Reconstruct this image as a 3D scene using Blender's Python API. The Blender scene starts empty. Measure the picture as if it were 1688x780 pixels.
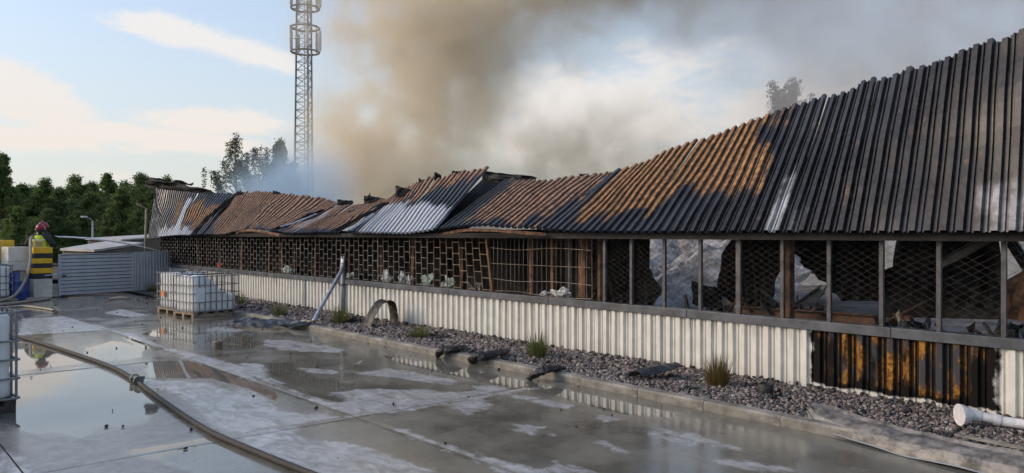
import bpy, bmesh, math, random
import numpy as np
from mathutils import Vector, Matrix, noise as mnoise

random.seed(7); rng = np.random.default_rng(7)
SC = bpy.context.scene
COL = SC.collection
R_ = math.radians

# ------------------------------------------------------------------ camera
FPX, CAMH = 1270.0, 2.1
YAW = math.atan(1118 / 1270)
cam = bpy.data.cameras.new('camera'); cam_o = bpy.data.objects.new('camera', cam); COL.objects.link(cam_o)
cam.sensor_width = 36; cam.lens = 36 * FPX / 1688; cam.clip_start = .05; cam.clip_end = 3000
cam.shift_y = -4 / 1688
cam_o.location = (0, 0, CAMH); cam_o.rotation_euler = (R_(90), 0, -YAW)
SC.camera = cam_o

# ------------------------------------------------------------------ light and exposure
SUN_AZ, SUN_EL = R_(-52), R_(26)            # azimuth from +Y towards +X
SKY_STRENGTH, SUN_STRENGTH, EXPOSURE = 0.14, 1.1, 0.86
SC.view_settings.view_transform = 'Standard'; SC.view_settings.look = 'None'
SC.view_settings.gamma = 1; SC.view_settings.use_curve_mapping = False
SC.view_settings.exposure = EXPOSURE
SC.render.engine = 'CYCLES'
SC.cycles.use_denoising = True
SC.cycles.max_bounces = 5; SC.cycles.transparent_max_bounces = 12
SC.cycles.diffuse_bounces = 2; SC.cycles.glossy_bounces = 2; SC.cycles.volume_bounces = 2
SC.cycles.volume_step_rate = 4.0; SC.cycles.volume_max_steps = 64
SC.cycles.sample_clamp_indirect = 6
SC.cycles.use_adaptive_sampling = True; SC.cycles.adaptive_threshold = .022; SC.cycles.adaptive_min_samples = 16

sl = bpy.data.lights.new('sun', 'SUN'); so = bpy.data.objects.new('sun', sl); COL.objects.link(so)
sl.energy = SUN_STRENGTH; sl.angle = R_(25); sl.color = (1, .74, .48)
sd = Vector((math.sin(SUN_AZ) * math.cos(SUN_EL), math.cos(SUN_AZ) * math.cos(SUN_EL), math.sin(SUN_EL)))
so.rotation_euler = sd.to_track_quat('Z', 'Y').to_euler(); so.location = sd * 60


class NT:
    """small node-tree writer"""
    def __init__(s, tree): s.t = tree; s.n = tree.nodes; s.l = tree.links
    def add(s, typ, **kw):
        n = s.n.new(typ)
        for k, v in kw.items(): setattr(n, k, v)
        return n
    def put(s, sock, v):
        if isinstance(v, bpy.types.NodeSocket): s.l.new(v, sock)
        elif v is not None: sock.default_value = v
    def math(s, op, a, b=None, c=None, clamp=False):
        n = s.add('ShaderNodeMath', operation=op, use_clamp=clamp)
        s.put(n.inputs[0], a); s.put(n.inputs[1], b); s.put(n.inputs[2], c); return n.outputs[0]
    def vmath(s, op, a, b=None):
        n = s.add('ShaderNodeVectorMath', operation=op); s.put(n.inputs[0], a); s.put(n.inputs[1], b)
        return n.outputs['Value'] if op in ('LENGTH', 'DOT_PRODUCT') else n.outputs[0]
    def mix(s, f, a, b, blend='MIX'):
        n = s.add('ShaderNodeMix', data_type='RGBA', blend_type=blend)
        s.put(n.inputs[0], f); s.put(n.inputs[6], rgba(a)); s.put(n.inputs[7], rgba(b)); return n.outputs[2]
    def mixf(s, f, a, b):
        n = s.add('ShaderNodeMix', data_type='FLOAT'); s.put(n.inputs[0], f); s.put(n.inputs[2], a); s.put(n.inputs[3], b); return n.outputs[0]
    def noise(s, vec, scale, detail=3, rough=.55, dist=0, out='Fac'):
        n = s.add('ShaderNodeTexNoise'); s.put(n.inputs['Vector'], vec); n.inputs['Scale'].default_value = scale
        n.inputs['Detail'].default_value = detail; n.inputs['Roughness'].default_value = rough; n.inputs['Distortion'].default_value = dist
        return n.outputs[out]
    def step(s, v, lo, hi, a=0., b=1.):
        n = s.add('ShaderNodeMapRange', interpolation_type='SMOOTHSTEP'); s.put(n.inputs[0], v)
        for i, x in enumerate((lo, hi, a, b)): n.inputs[i + 1].default_value = x
        return n.outputs[0]
    def attr(s, name): return s.add('ShaderNodeAttribute', attribute_name=name).outputs['Fac']
    def comb(s, x, y, z):
        n = s.add('ShaderNodeCombineXYZ'); s.put(n.inputs[0], x); s.put(n.inputs[1], y); s.put(n.inputs[2], z); return n.outputs[0]
    def sep(s, v):
        n = s.add('ShaderNodeSeparateXYZ'); s.put(n.inputs[0], v); return n.outputs


def rgba(c):
    return (*c, 1) if isinstance(c, (tuple, list)) and len(c) == 3 else c


# ------------------------------------------------------------------ sky
w = bpy.data.worlds.new('World'); SC.world = w; w.use_nodes = True
T = NT(w.node_tree); T.n.clear()
sky = T.add('ShaderNodeTexSky', sky_type='NISHITA'); sky.sun_disc = False
sky.sun_elevation = SUN_EL; sky.sun_rotation = SUN_AZ; sky.air_density = 1.0; sky.dust_density = 1.2; sky.ozone_density = 1.6
dirv = T.add('ShaderNodeTexCoord').outputs['Generated']
dx, dy, dz = T.sep(dirv)
az = T.math('ARCTAN2', dx, dy); el = T.math('ARCSINE', dz)
p2 = T.comb(T.math('MULTIPLY', az, 1.0), T.math('MULTIPLY', el, 2.6), 0.)
wob = T.noise(p2, 9, 4, .62, .5)
fine = T.noise(p2, 26, 4, .65, 1.0)
def sky_ae(px, py):
    u = (px - 844) / FPX
    return YAW + math.atan(u), math.atan((386 - py) / FPX / math.sqrt(1 + u * u))
acc = None
for (px, py, sx, sy, tilt, amp) in ((300, 56, 120, 26, .14, 1.25), (420, 88, 110, 24, .24, 1.1), (20, 150, 120, 46, .25, 1.3), (90, 165, 70, 18, .2, 1.1), (350, 200, 150, 28, .02, 1.2), (250, 226, 260, 24, .05, 1.1), (60, 228, 220, 26, 0, 1.0), (130, 290, 300, 20, 0, .55),
                                    (960, 200, 230, 110, 0, 1.2), (1350, 180, 260, 90, 0, .9), (620, 240, 160, 60, 0, .9), (-300, 120, 200, 50, .1, .9), (1120, 110, 180, 70, 0, .75)):
    a0, e0 = sky_ae(px, py)
    ca, sa = math.cos(tilt), math.sin(tilt)
    da = T.math('SUBTRACT', az, a0); de = T.math('SUBTRACT', el, e0)
    ra = T.math('DIVIDE', T.math('SUBTRACT', T.math('MULTIPLY', da, ca), T.math('MULTIPLY', de, sa)), sx / FPX)
    re = T.math('DIVIDE', T.math('ADD', T.math('MULTIPLY', da, sa), T.math('MULTIPLY', de, ca)), sy / FPX)
    d2 = T.math('ADD', T.math('MULTIPLY', ra, ra), T.math('MULTIPLY', re, re))
    e = T.math('MULTIPLY', T.math('EXPONENT', T.math('MULTIPLY', d2, -1.)), amp)
    acc = e if acc is None else T.math('MAXIMUM', acc, e)
gen = T.math('MULTIPLY', T.step(T.noise(p2, 2.2, 2, .55, .3), .5, .75), T.step(el, .42, .6))      # cloud field over the rest of the sky
acc = T.math('MAXIMUM', acc, gen)
cl = T.math('ADD', acc, T.math('ADD', T.math('MULTIPLY', T.math('SUBTRACT', wob, .5), 1.1), T.math('MULTIPLY', T.math('SUBTRACT', fine, .5), .8)))
cl = T.step(cl, .40, .95, 0, .95)
ccol = T.mix(T.step(el, .06, .27), (1., .91, .83), (.98, .96, .95))
hz = T.step(el, -.02, .50, .85, .12)                                   # pale horizon air
bg1 = T.add('ShaderNodeBackground'); bg1.inputs[1].default_value = SKY_STRENGTH
T.put(bg1.inputs[0], sky.outputs[0])
bg2 = T.add('ShaderNodeBackground'); bg2.inputs[1].default_value = .50; T.put(bg2.inputs[0], ccol)
bg3 = T.add('ShaderNodeBackground'); bg3.inputs[1].default_value = .40; bg3.inputs[0].default_value = (.90, .90, .87, 1)
m0 = T.add('ShaderNodeMixShader'); T.put(m0.inputs[0], hz); T.l.new(bg1.outputs[0], m0.inputs[1]); T.l.new(bg3.outputs[0], m0.inputs[2])
m1 = T.add('ShaderNodeMixShader'); T.put(m1.inputs[0], cl); T.l.new(m0.outputs[0], m1.inputs[1]); T.l.new(bg2.outputs[0], m1.inputs[2])
wo = T.add('ShaderNodeOutputWorld'); T.l.new(m1.outputs[0], wo.inputs[0])
try: w.cycles.sampling_method = 'MANUAL'; w.cycles.sample_map_resolution = 512
except Exception: pass

# ------------------------------------------------------------------ geometry helpers
FW = Vector((math.sin(YAW), math.cos(YAW), 0)); RT = Vector((math.cos(YAW), -math.sin(YAW), 0)); UP = Vector((0, 0, 1))
EYE = Vector((0, 0, CAMH))
def ray(px, py): return FW + RT * ((px - 844) / FPX) - UP * ((py - 386) / FPX)
def at_z(px, py, z=0.):                    # survey: where a sight line meets a level plane
    d = ray(px, py); return EYE + d * ((z - CAMH) / d.z)
def at_x(px, py, X=9.75):                  # ... or a plane parallel to the facade
    d = ray(px, py); return EYE + d * (X / d.x)
def at_d(px, py, D): return EYE + ray(px, py) * D
def nz(v, s=1., seed=0.): return mnoise.noise(Vector(v) * s + Vector((seed, seed * 1.7, -seed)))
def lerp(a, b, t): return a + (b - a) * t


class MB:
    def __init__(s): s.v = []; s.f = []
    def add(s, vs, fs):
        o = len(s.v); s.v += [tuple(v) for v in vs]; s.f += [tuple(i + o for i in f) for f in fs]; return s
    def box(s, a, b, M=None):
        (x0, y0, z0), (x1, y1, z1) = a, b
        vs = [(x0, y0, z0), (x1, y0, z0), (x1, y1, z0), (x0, y1, z0), (x0, y0, z1), (x1, y0, z1), (x1, y1, z1), (x0, y1, z1)]
        if M is not None: vs = [M @ Vector(v) for v in vs]
        return s.add(vs, [(0, 3, 2, 1), (4, 5, 6, 7), (0, 1, 5, 4), (1, 2, 6, 5), (2, 3, 7, 6), (3, 0, 4, 7)])
    def bar(s, a, b, w=.01, h=None):
        a, b = Vector(a), Vector(b); d = (b - a)
        if d.length < 1e-6: return s
        h = h or w; q = d.normalized()
        u = q.cross(Vector((0, 0, 1)) if abs(q.z) < .9 else Vector((1, 0, 0))).normalized(); v = q.cross(u)
        u, v = u * w / 2, v * h / 2
        vs = [a - u - v, a + u - v, a + u + v, a - u + v, b - u - v, b + u - v, b + u + v, b - u + v]
        return s.add(vs, [(0, 3, 2, 1), (4, 5, 6, 7), (0, 1, 5, 4), (1, 2, 6, 5), (2, 3, 7, 6), (3, 0, 4, 7)])
    def tube(s, pts, r, n=8, cap=True, flat=1.):
        pts = [Vector(p) for p in pts]; rr = r if isinstance(r, (list, tuple)) else [r] * len(pts)
        vs, fs = [], []; pu = None
        for i, p in enumerate(pts):
            d = (pts[min(i + 1, len(pts) - 1)] - pts[max(i - 1, 0)]).normalized()
            if pu is None: pu = d.cross(Vector((0, 0, 1)) if abs(d.z) < .9 else Vector((1, 0, 0))).normalized()
            pu = (pu - d * pu.dot(d)).normalized(); pv = d.cross(pu)
            for k in range(n):
                t = 2 * math.pi * k / n; vs.append(p + pu * math.cos(t) * rr[i] + pv * math.sin(t) * rr[i] * flat)
        for i in range(len(pts) - 1):
            for k in range(n):
                a = i * n + k; b = i * n + (k + 1) % n; fs.append((a, b, b + n, a + n))
        if cap: fs.append(tuple(range(n))[::-1]); fs.append(tuple(range((len(pts) - 1) * n, len(pts) * n)))
        return s.add(vs, fs)
    def lathe(s, prof, n=16, c=(0, 0, 0)):
        vs, fs = [], []
        for r, z in prof:
            for k in range(n):
                t = 2 * math.pi * k / n; vs.append((c[0] + r * math.cos(t), c[1] + r * math.sin(t), c[2] + z))
        for i in range(len(prof) - 1):
            for k in range(n):
                a = i * n + k; b = i * n + (k + 1) % n; fs.append((a, b, b + n, a + n))
        fs.append(tuple(range(n))[::-1]); fs.append(tuple(range((len(prof) - 1) * n, len(prof) * n)))
        return s.add(vs, fs)
    def grid(s, fn, nu, nv):
        vs = [fn(i / nu, j / nv) for j in range(nv + 1) for i in range(nu + 1)]
        return s.add(vs, [(j * (nu + 1) + i, j * (nu + 1) + i + 1, (j + 1) * (nu + 1) + i + 1, (j + 1) * (nu + 1) + i) for j in range(nv) for i in range(nu)])
    def mesh(s, name, mat=None, smooth=False):
        m = bpy.data.meshes.new(name); m.from_pydata(s.v, [], s.f); m.update()
        if mat: m.materials.append(mat)
        if smooth: m.shade_smooth()
        return m
    def build(s, name, mat, parent=None, smooth=False, thick=0, bevel=0, at=None):
        return obj(name, s.mesh(name, mat, smooth), parent, thick, bevel, at)


def obj(name, mesh, parent=None, thick=0, bevel=0, at=None):
    o = bpy.data.objects.new(name, mesh); COL.objects.link(o)
    if parent is not None: o.parent = parent
    if at is not None: o.location = at
    if thick:
        m = o.modifiers.new('thickness', 'SOLIDIFY'); m.thickness = thick; m.offset = 0
    if bevel:
        m = o.modifiers.new('bevel', 'BEVEL'); m.width = bevel; m.segments = 2; m.limit_method = 'ANGLE'
    return o
def tag(o, label, cat, group=None):
    o['label'] = label; o['category'] = cat
    if group: o['group'] = group
    return o
def empty(name, loc, label=None, cat=None, group=None, rz=0):
    o = bpy.data.objects.new(name, None); COL.objects.link(o); o.location = loc; o.rotation_euler.z = rz; o.empty_display_size = .2
    if label: tag(o, label, cat, group)
    return o
def struct(o): o['kind'] = 'structure'; return o
def stuff(o): o['kind'] = 'stuff'; return o
def recentre(o, base):                     # moves a one-mesh thing's origin to its base
    base = Vector(base); o.data.transform(Matrix.Translation(-base)); o.location = base; return o
def curve_pts(ps, n=8):
    ps = [Vector(p) for p in ps]; out = []
    for i in range(len(ps) - 1):
        p0, p1, p2, p3 = ps[max(i - 1, 0)], ps[i], ps[i + 1], ps[min(i + 2, len(ps) - 1)]
        for k in range(n):
            t = k / n
            out.append(.5 * ((2 * p1) + (p2 - p0) * t + (2 * p0 - 5 * p1 + 4 * p2 - p3) * t * t + (3 * p1 - p0 - 3 * p2 + p3) * t ** 3))
    return out + [ps[-1]]
def set_attr(mesh, name, vals):
    a = mesh.attributes.new(name, 'FLOAT', 'POINT'); a.data.foreach_set('value', np.asarray(vals, np.float32))


# ------------------------------------------------------------------ materials
def material(name):
    m = bpy.data.materials.new(name); m.use_nodes = True; t = NT(m.node_tree)
    b = m.node_tree.nodes['Principled BSDF']; return m, t, b
def simple(name, col, rough=.6, metal=0., var=.25, scale=6., bump=.0, spec=.5, bscale=30):
    m, t, b = material(name)
    c = t.add('ShaderNodeTexCoord').outputs['Object']
    n = t.noise(c, scale, 5, .6)
    lo = tuple(x * (1 - var) for x in col); hi = tuple(min(1, x * (1 + var)) for x in col)
    t.put(b.inputs['Base Color'], t.mix(t.step(n, .3, .7), lo, hi))
    b.inputs['Roughness'].default_value = rough; b.inputs['Metallic'].default_value = metal; b.inputs['Specular IOR Level'].default_value = spec
    if bump:
        bp = t.add('ShaderNodeBump'); bp.inputs['Strength'].default_value = bump; bp.inputs['Distance'].default_value = .02
        t.put(bp.inputs['Height'], t.noise(c, bscale, 4)); t.l.new(bp.outputs[0], b.inputs['Normal'])
    return m

M = {}
M['white_plastic'] = simple('white_plastic', (.72, .74, .74), .35, 0, .07, 3)
M['cage_steel'] = simple('cage_steel', (.17, .18, .20), .4, .6, .3, 9)
M['pallet_wood'] = simple('pallet_wood', (.24, .185, .13), .8, 0, .4, 12, .3)
M['dark_wood'] = simple('dark_wood', (.05, .042, .038), .85, 0, .4, 12, .3)
M['grey_paint'] = simple('grey_paint', (.21, .24, .28), .45, 0, .12, 4)
M['gate_paint'] = simple('gate_paint', (.38, .40, .43), .45, 0., .1, 3)
M['sill_paint'] = simple('sill_paint', (.065, .073, .086), .45, .1, .45, 3)
M['post_steel'] = simple('post_steel', (.065, .065, .07), .5, .3, .4, 8)
M['soot'] = simple('soot', (.014, .013, .013), .75, 0, .5, 4, .4, .3)
M['char'] = simple('char', (.018, .017, .017), .6, 0, .6, 14, .6)
M['char_blue'] = simple('char_blue', (.03, .035, .042), .35, .2, .6, 7, .4)
M['rust'] = simple('rust', (.125, .062, .032), .85, 0, .7, 7, .3)
M['rust_dark'] = simple('rust_dark', (.07, .035, .02), .85, 0, .7, 5, .3)
M['grille_steel'] = simple('grille_steel', (.135, .128, .12), .55, .1, .6, 2.2); M['grille_rust'] = simple('grille_rust', (.16, .115, .078), .7, 0, .5, 5)
M['wire'] = simple('wire', (.035, .035, .035), .8, 0., .3, 5)
M['ash_sheet'] = simple('ash_sheet', (.21, .20, .19), .65, 0, .75, 1.6, .4)
M['hazy_ash_floor'] = simple('hazy_ash_floor', (.10, .095, .092), .95, 0, .6, 1.6, .5)  # ash grey lightened to stand in for haze over the floor
M['back_wall'] = simple('back_wall', (.22, .23, .25), .8, 0, .25, 1.2)
M['kerb_conc'] = simple('kerb_conc', (.20, .19, .165), .7, 0, .5, 3.2, .4)
M['block_conc'] = simple('block_conc', (.64, .60, .52), .85, 0, .18, 2.5, .3)
M['yellow'] = simple('yellow_paint', (.72, .42, .015), .55, 0, .12, 5)
M['black_paint'] = simple('black_paint', (.02, .02, .02), .6, 0, .3, 5)
M['barrel_blue'] = simple('barrel_blue', (.025, .055, .22), .4, 0, .2, 5)
M['hose'] = simple('hose', (.030, .027, .025), .75, 0, .35, 18, .25)
M['hose_pale'] = simple('hose_pale', (.30, .265, .215), .8, 0, .2, 14)
M['brass'] = simple('coupling_metal', (.12, .12, .115), .45, .5, .2, 10)
M['pvc'] = simple('pvc', (.62, .62, .63), .35, 0, .2, 6)
M['zinc'] = simple('zinc', (.40, .42, .46), .35, .5, .25, 6)
M['gutter_grey'] = simple('gutter_grey', (.17, .16, .148), .55, .2, .6, 7, .4)
M['gutter_green'] = simple('gutter_green', (.055, .052, .042), .6, .1, .8, 6, .2)
M['mast_steel'] = simple('mast_steel', (.075, .095, .13), .5, .3, .15, 3)
M['antenna'] = simple('antenna', (.50, .53, .57), .5, 0, .1, 3)
M['bark'] = simple('bark', (.10, .08, .06), .9, 0, .4, 5, .4)
M['birch_bark'] = simple('birch_bark', (.45, .43, .40), .8, 0, .5, 4)
M['ground'] = simple('ground', (.06, .056, .05), .9, 0, .4, .8, .4)
M['shed_roof'] = simple('shed_roof', (.42, .40, .39), .6, .1, .2, 1.5)
M['shed_wall'] = simple('shed_wall', (.12, .11, .095), .8, 0, .2, 2)
M['turnout'] = simple('turnout', (.035, .035, .042), .85, 0, .35, 9)
M['vest'] = simple('vest', (.55, .62, .03), .6, 0, .2, 7)
M['vest_grey'] = simple('vest_mesh', (.30, .27, .13), .7, 0, .2, 7)
M['helmet'] = simple('helmet_red', (.26, .022, .035), .25, 0, .15, 4)
M['skin'] = simple('skin', (.45, .27, .19), .55, 0, .08, 8)
M['reflector'] = simple('reflector', (.65, .65, .6), .4, 0, .1, 5)
M['added_dark_wall'] = simple('added_dark_wall', (.030, .022, .017), .9, 0, .95, 1.3, .4)
M['rag_white'] = simple('rag_white', (.40, .42, .43), .6, 0, .6, 9, .3)
M['rag_green'] = simple('rag_green', (.20, .27, .25), .6, 0, .5, 9, .3)
M['rag_red'] = simple('rag_red', (.4, .06, .04), .6, 0, .3, 9)
M['board'] = simple('board', (.24, .20, .15), .85, 0, .3, 6)
M['orange'] = simple('orange_label', (.6, .2, .06), .6, 0, .2, 6)
M['label_card'] = simple('label_card', (.62, .68, .70), .5, 0, .1, 5)


def leaf_mat(name, c0, c1, trans=.25):
    m, t, b = material(name)
    r = t.add('ShaderNodeNewGeometry').outputs['Random Per Island']
    t.put(b.inputs['Base Color'], t.mix(r, c0, c1)); b.inputs['Roughness'].default_value = .6; b.inputs['Specular IOR Level'].default_value = .25
    tr = t.add('ShaderNodeBsdfTranslucent'); t.put(tr.inputs[0], t.mix(r, c0, c1))
    mx = t.add('ShaderNodeMixShader'); mx.inputs[0].default_value = trans
    t.l.new(b.outputs[0], mx.inputs[1]); t.l.new(tr.outputs[0], mx.inputs[2])
    t.l.new(mx.outputs[0], m.node_tree.nodes['Material Output'].inputs[0]); return m
M['leaf'] = leaf_mat('leaf_dark', (.055, .10, .035), (.14, .19, .065), .45)
M['leaf_mid'] = leaf_mat('leaf_mid', (.08, .13, .04), (.19, .25, .08), .45)
M['leaf_birch'] = leaf_mat('leaf_birch', (.035, .05, .02), (.085, .10, .04), .25)
M['leaf_grey'] = leaf_mat('leaf_grey', (.03, .045, .035), (.06, .075, .06), .2)
M['grass'] = leaf_mat('grass_blade', (.055, .095, .02), (.19, .185, .07), .3)
M['grass_brown'] = leaf_mat('grass_brown', (.17, .065, .025), (.09, .13, .03), .3)


def burnt_metal():
    m, t, b = material('burnt_sheet')
    c = t.add('ShaderNodeTexCoord').outputs['Object']
    n1 = t.noise(c, 3.2, 6, .65); n2 = t.noise(c, 14, 5, .6); n3 = t.noise(c, .9, 4, .6)
    rust = t.step(t.math('ADD', t.attr('rust'), t.math('MULTIPLY', t.math('SUBTRACT', n1, .5), 1.5)), .24, .80)
    pale = t.step(t.math('ADD', t.attr('pale'), t.math('MULTIPLY', t.math('SUBTRACT', n1, .5), .7)), .35, .85)
    crest = t.attr('crest')
    hue = t.attr('hue')
    soot = t.mix(t.step(n2, .35, .75), (.006, .006, .007), (.030, .030, .034))
    soot = t.mix(t.math('MULTIPLY', t.step(n3, .45, .7), .6), soot, (.050, .052, .060))
    # rust on the ribs; rib highlights and trough shade are painted into the colour
    rc = t.mix(t.step(n2, .3, .7), (.08, .034, .014), (.40, .215, .082))
    rc2 = t.mix(t.step(n2, .3, .7), (.09, .042, .026), (.40, .235, .15))
    rc = t.mix(hue, rc, rc2)
    col = t.mix(t.math('MULTIPLY', rust, t.math('ADD', .05, t.math('MULTIPLY', crest, .95))), soot, rc)
    col = t.mix(t.math('MULTIPLY', pale, t.math('ADD', .5, t.math('MULTIPLY', crest, .5))), col, t.mix(n2, (.36, .38, .42), (.66, .67, .70)))
    spot = t.step(t.noise(c, 26, 3, .7), .64, .7)
    col = t.mix(t.math('MULTIPLY', spot, .6), col, (.012, .011, .011))
    t.put(b.inputs['Base Color'], col)
    t.put(b.inputs['Roughness'], t.mixf(rust, t.mixf(n2, .30, .52), .72))
    t.put(b.inputs['Metallic'], t.mixf(rust, .12, .0))
    bp = t.add('ShaderNodeBump'); bp.inputs['Strength'].default_value = .35; bp.inputs['Distance'].default_value = .01
    t.put(bp.inputs['Height'], n2); t.l.new(bp.outputs[0], b.inputs['Normal'])
    return m
M['burnt'] = burnt_metal()


def cladding_mat():
    m, t, b = material('cladding_paint')
    c = t.add('ShaderNodeTexCoord').outputs['Object']
    x, y, z = t.sep(c)
    streak = t.noise(t.comb(x, y, t.math('MULTIPLY', z, .12)), 16, 4, .6)
    n = t.noise(c, 5, 5, .6)
    col = t.mix(t.step(n, .3, .75), (.60, .59, .54), (.73, .72, .67))
    col = t.mix(t.step(streak, .55, .8, 0, .35), col, (.36, .33, .28))
    low = t.math('MULTIPLY', t.step(z, .05, .28, 1, 0), t.step(n, .35, .7))
    col = t.mix(t.math('MULTIPLY', low, .45), col, (.30, .26, .20))
    oi = t.add('ShaderNodeObjectInfo').outputs['Random']; col = t.mix(t.math('MULTIPLY', oi, .22), col, (.52, .50, .45))
    drip = t.math('MULTIPLY', t.step(z, .45, .84), t.step(t.noise(t.comb(x, y, t.math('MULTIPLY', z, .06)), 9, 5, .7), .47, .70)); col = t.mix(t.math('MULTIPLY', drip, .7), col, (.13, .12, .11))
    bn = t.noise(c, 7, 5, .65); crest = t.attr('crest')
    burn = t.step(t.math('ADD', t.attr('burn'), t.math('MULTIPLY', t.math('SUBTRACT', bn, .5), .35)), .44, .56)
    core = t.step(t.math('ADD', t.attr('burn'), t.math('MULTIPLY', t.math('SUBTRACT', t.noise(t.comb(x, y, t.math('MULTIPLY', z, .3)), 5, 5, .6), .5), 1.3)), .78, 1.0)
    rc = t.mix(t.step(t.noise(c, 22, 4, .7), .35, .65), (.09, .036, .01), (.40, .19, .04)); rc = t.mix(t.step(t.noise(t.comb(x, y, t.math('MULTIPLY', z, .5)), 4.5, 4, .6), .44, .56), rc, (.05, .05, .055))
    bc = t.mix(t.math('MULTIPLY', core, t.math('ADD', .12, t.math('MULTIPLY', crest, .88))), (.007, .006, .006), rc)
    t.put(b.inputs['Base Color'], t.mix(burn, col, bc))
    t.put(b.inputs['Roughness'], t.mixf(burn, .42, .7)); t.put(b.inputs['Specular IOR Level'], t.mixf(burn, .5, .12))
    return m
M['cladding'] = cladding_mat()


def concrete_mat():
    m, t, b = material('wet_concrete')
    c = t.add('ShaderNodeTexCoord').outputs['Object']
    x, y, z = t.sep(c)
    n1 = t.noise(c, 1.3, 6, .62, .3); n2 = t.noise(c, 5.5, 6, .65, .4); n3 = t.noise(c, 40, 4, .6)
    sx = t.noise(t.comb(t.math('MULTIPLY', x, 1.6), t.math('MULTIPLY', y, .5), 0.), 3, 5, .65, .6)
    jit = t.math('ADD', t.math('MULTIPLY', t.math('SUBTRACT', n2, .5), .8), t.math('MULTIPLY', t.math('SUBTRACT', sx, .5), .9))
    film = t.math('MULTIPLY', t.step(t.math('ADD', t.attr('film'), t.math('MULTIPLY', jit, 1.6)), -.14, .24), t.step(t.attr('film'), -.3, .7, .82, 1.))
    water = t.step(t.math('ADD', t.attr('water'), t.math('MULTIPLY', jit, .8)), -.10, .10)
    damp = t.step(t.math('ADD', t.attr('damp'), jit), -.25, .25)
    base = t.mix(t.step(n1, .3, .7), (.10, .098, .084), (.19, .185, .157))
    base = t.mix(t.step(n3, .3, .75, 0, .35), base, (.16, .15, .13))
    drycol = t.mix(t.step(n2, .3, .7), (.12, .12, .118), (.20, .20, .195))
    col = t.mix(damp, base, drycol)
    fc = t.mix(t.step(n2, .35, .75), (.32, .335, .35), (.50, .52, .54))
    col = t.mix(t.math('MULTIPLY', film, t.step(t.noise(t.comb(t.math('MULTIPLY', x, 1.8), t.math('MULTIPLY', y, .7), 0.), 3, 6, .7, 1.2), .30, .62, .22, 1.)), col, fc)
    smear = t.noise(t.comb(t.math('MULTIPLY', x, 3.2), t.math('MULTIPLY', y, .55), 0.), 2.2, 6, .72, .6)
    col = t.mix(t.step(smear, .52, .78, 0, .55), col, (.055, .052, .046))
    t.put(b.inputs['Base Color'], col)
    rough = t.mixf(damp, t.mixf(t.step(n1, .35, .7), .08, .22), .24)
    rough = t.mixf(film, rough, .24)
    rough = t.mixf(water, rough, .02)
    t.put(b.inputs['Roughness'], rough)
    b.inputs['IOR'].default_value = 1.5; t.put(b.inputs['Specular IOR Level'], t.mixf(water, .5, .85))
    bp = t.add('ShaderNodeBump'); bp.inputs['Distance'].default_value = .004
    t.put(bp.inputs['Strength'], t.mixf(water, .14, .008))
    t.put(bp.inputs['Height'], t.math('ADD', n3, t.math('MULTIPLY', n2, .5))); t.l.new(bp.outputs[0], b.inputs['Normal'])
    return m
M['concrete'] = concrete_mat()


def stone_mat():
    m, t, b = material('gravel_stone')
    r = t.add('ShaderNodeNewGeometry').outputs['Random Per Island']
    rp = t.add('ShaderNodeValToRGB'); t.put(rp.inputs[0], r); e = rp.color_ramp; e.interpolation = 'CONSTANT'
    cols = [(.10, .085, .085), (.17, .14, .13), (.075, .07, .075), (.23, .20, .18), (.13, .095, .085), (.30, .27, .25), (.05, .048, .05), (.19, .145, .125)]
    e.elements[0].color = rgba(cols[0]); e.elements[1].position = .125; e.elements[1].color = rgba(cols[1])
    for i in range(2, 8): q = e.elements.new(i / 8); q.color = rgba(cols[i])
    t.put(b.inputs['Base Color'], rp.outputs[0]); b.inputs['Roughness'].default_value = .55; return m
M['stone'] = stone_mat()

# ================================================================== GROUND
g = MB().grid(lambda u, v: (lerp(-500, 900, u), lerp(-300, 1000, v), -.03), 4, 4).build('ground', M['ground']); struct(g)

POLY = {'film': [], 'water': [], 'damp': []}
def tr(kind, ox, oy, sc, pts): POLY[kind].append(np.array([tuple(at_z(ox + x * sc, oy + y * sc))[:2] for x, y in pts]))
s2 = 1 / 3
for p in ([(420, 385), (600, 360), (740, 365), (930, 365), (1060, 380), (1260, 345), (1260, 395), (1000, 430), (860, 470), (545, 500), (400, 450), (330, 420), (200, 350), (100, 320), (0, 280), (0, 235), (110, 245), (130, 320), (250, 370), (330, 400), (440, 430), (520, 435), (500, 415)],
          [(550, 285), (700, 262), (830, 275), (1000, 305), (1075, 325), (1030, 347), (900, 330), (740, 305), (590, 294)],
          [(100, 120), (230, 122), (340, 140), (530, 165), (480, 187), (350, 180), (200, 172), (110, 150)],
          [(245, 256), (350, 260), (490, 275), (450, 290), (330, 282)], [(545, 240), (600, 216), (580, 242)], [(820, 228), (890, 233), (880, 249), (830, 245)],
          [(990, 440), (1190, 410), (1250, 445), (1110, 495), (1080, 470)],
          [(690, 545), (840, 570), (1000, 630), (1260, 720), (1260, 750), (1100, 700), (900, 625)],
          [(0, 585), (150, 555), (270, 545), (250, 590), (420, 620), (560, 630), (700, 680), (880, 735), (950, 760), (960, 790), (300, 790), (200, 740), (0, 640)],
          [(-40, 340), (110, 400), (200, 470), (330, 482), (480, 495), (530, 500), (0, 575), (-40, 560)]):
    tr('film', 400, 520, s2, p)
s3 = 420 / 1638
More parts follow.
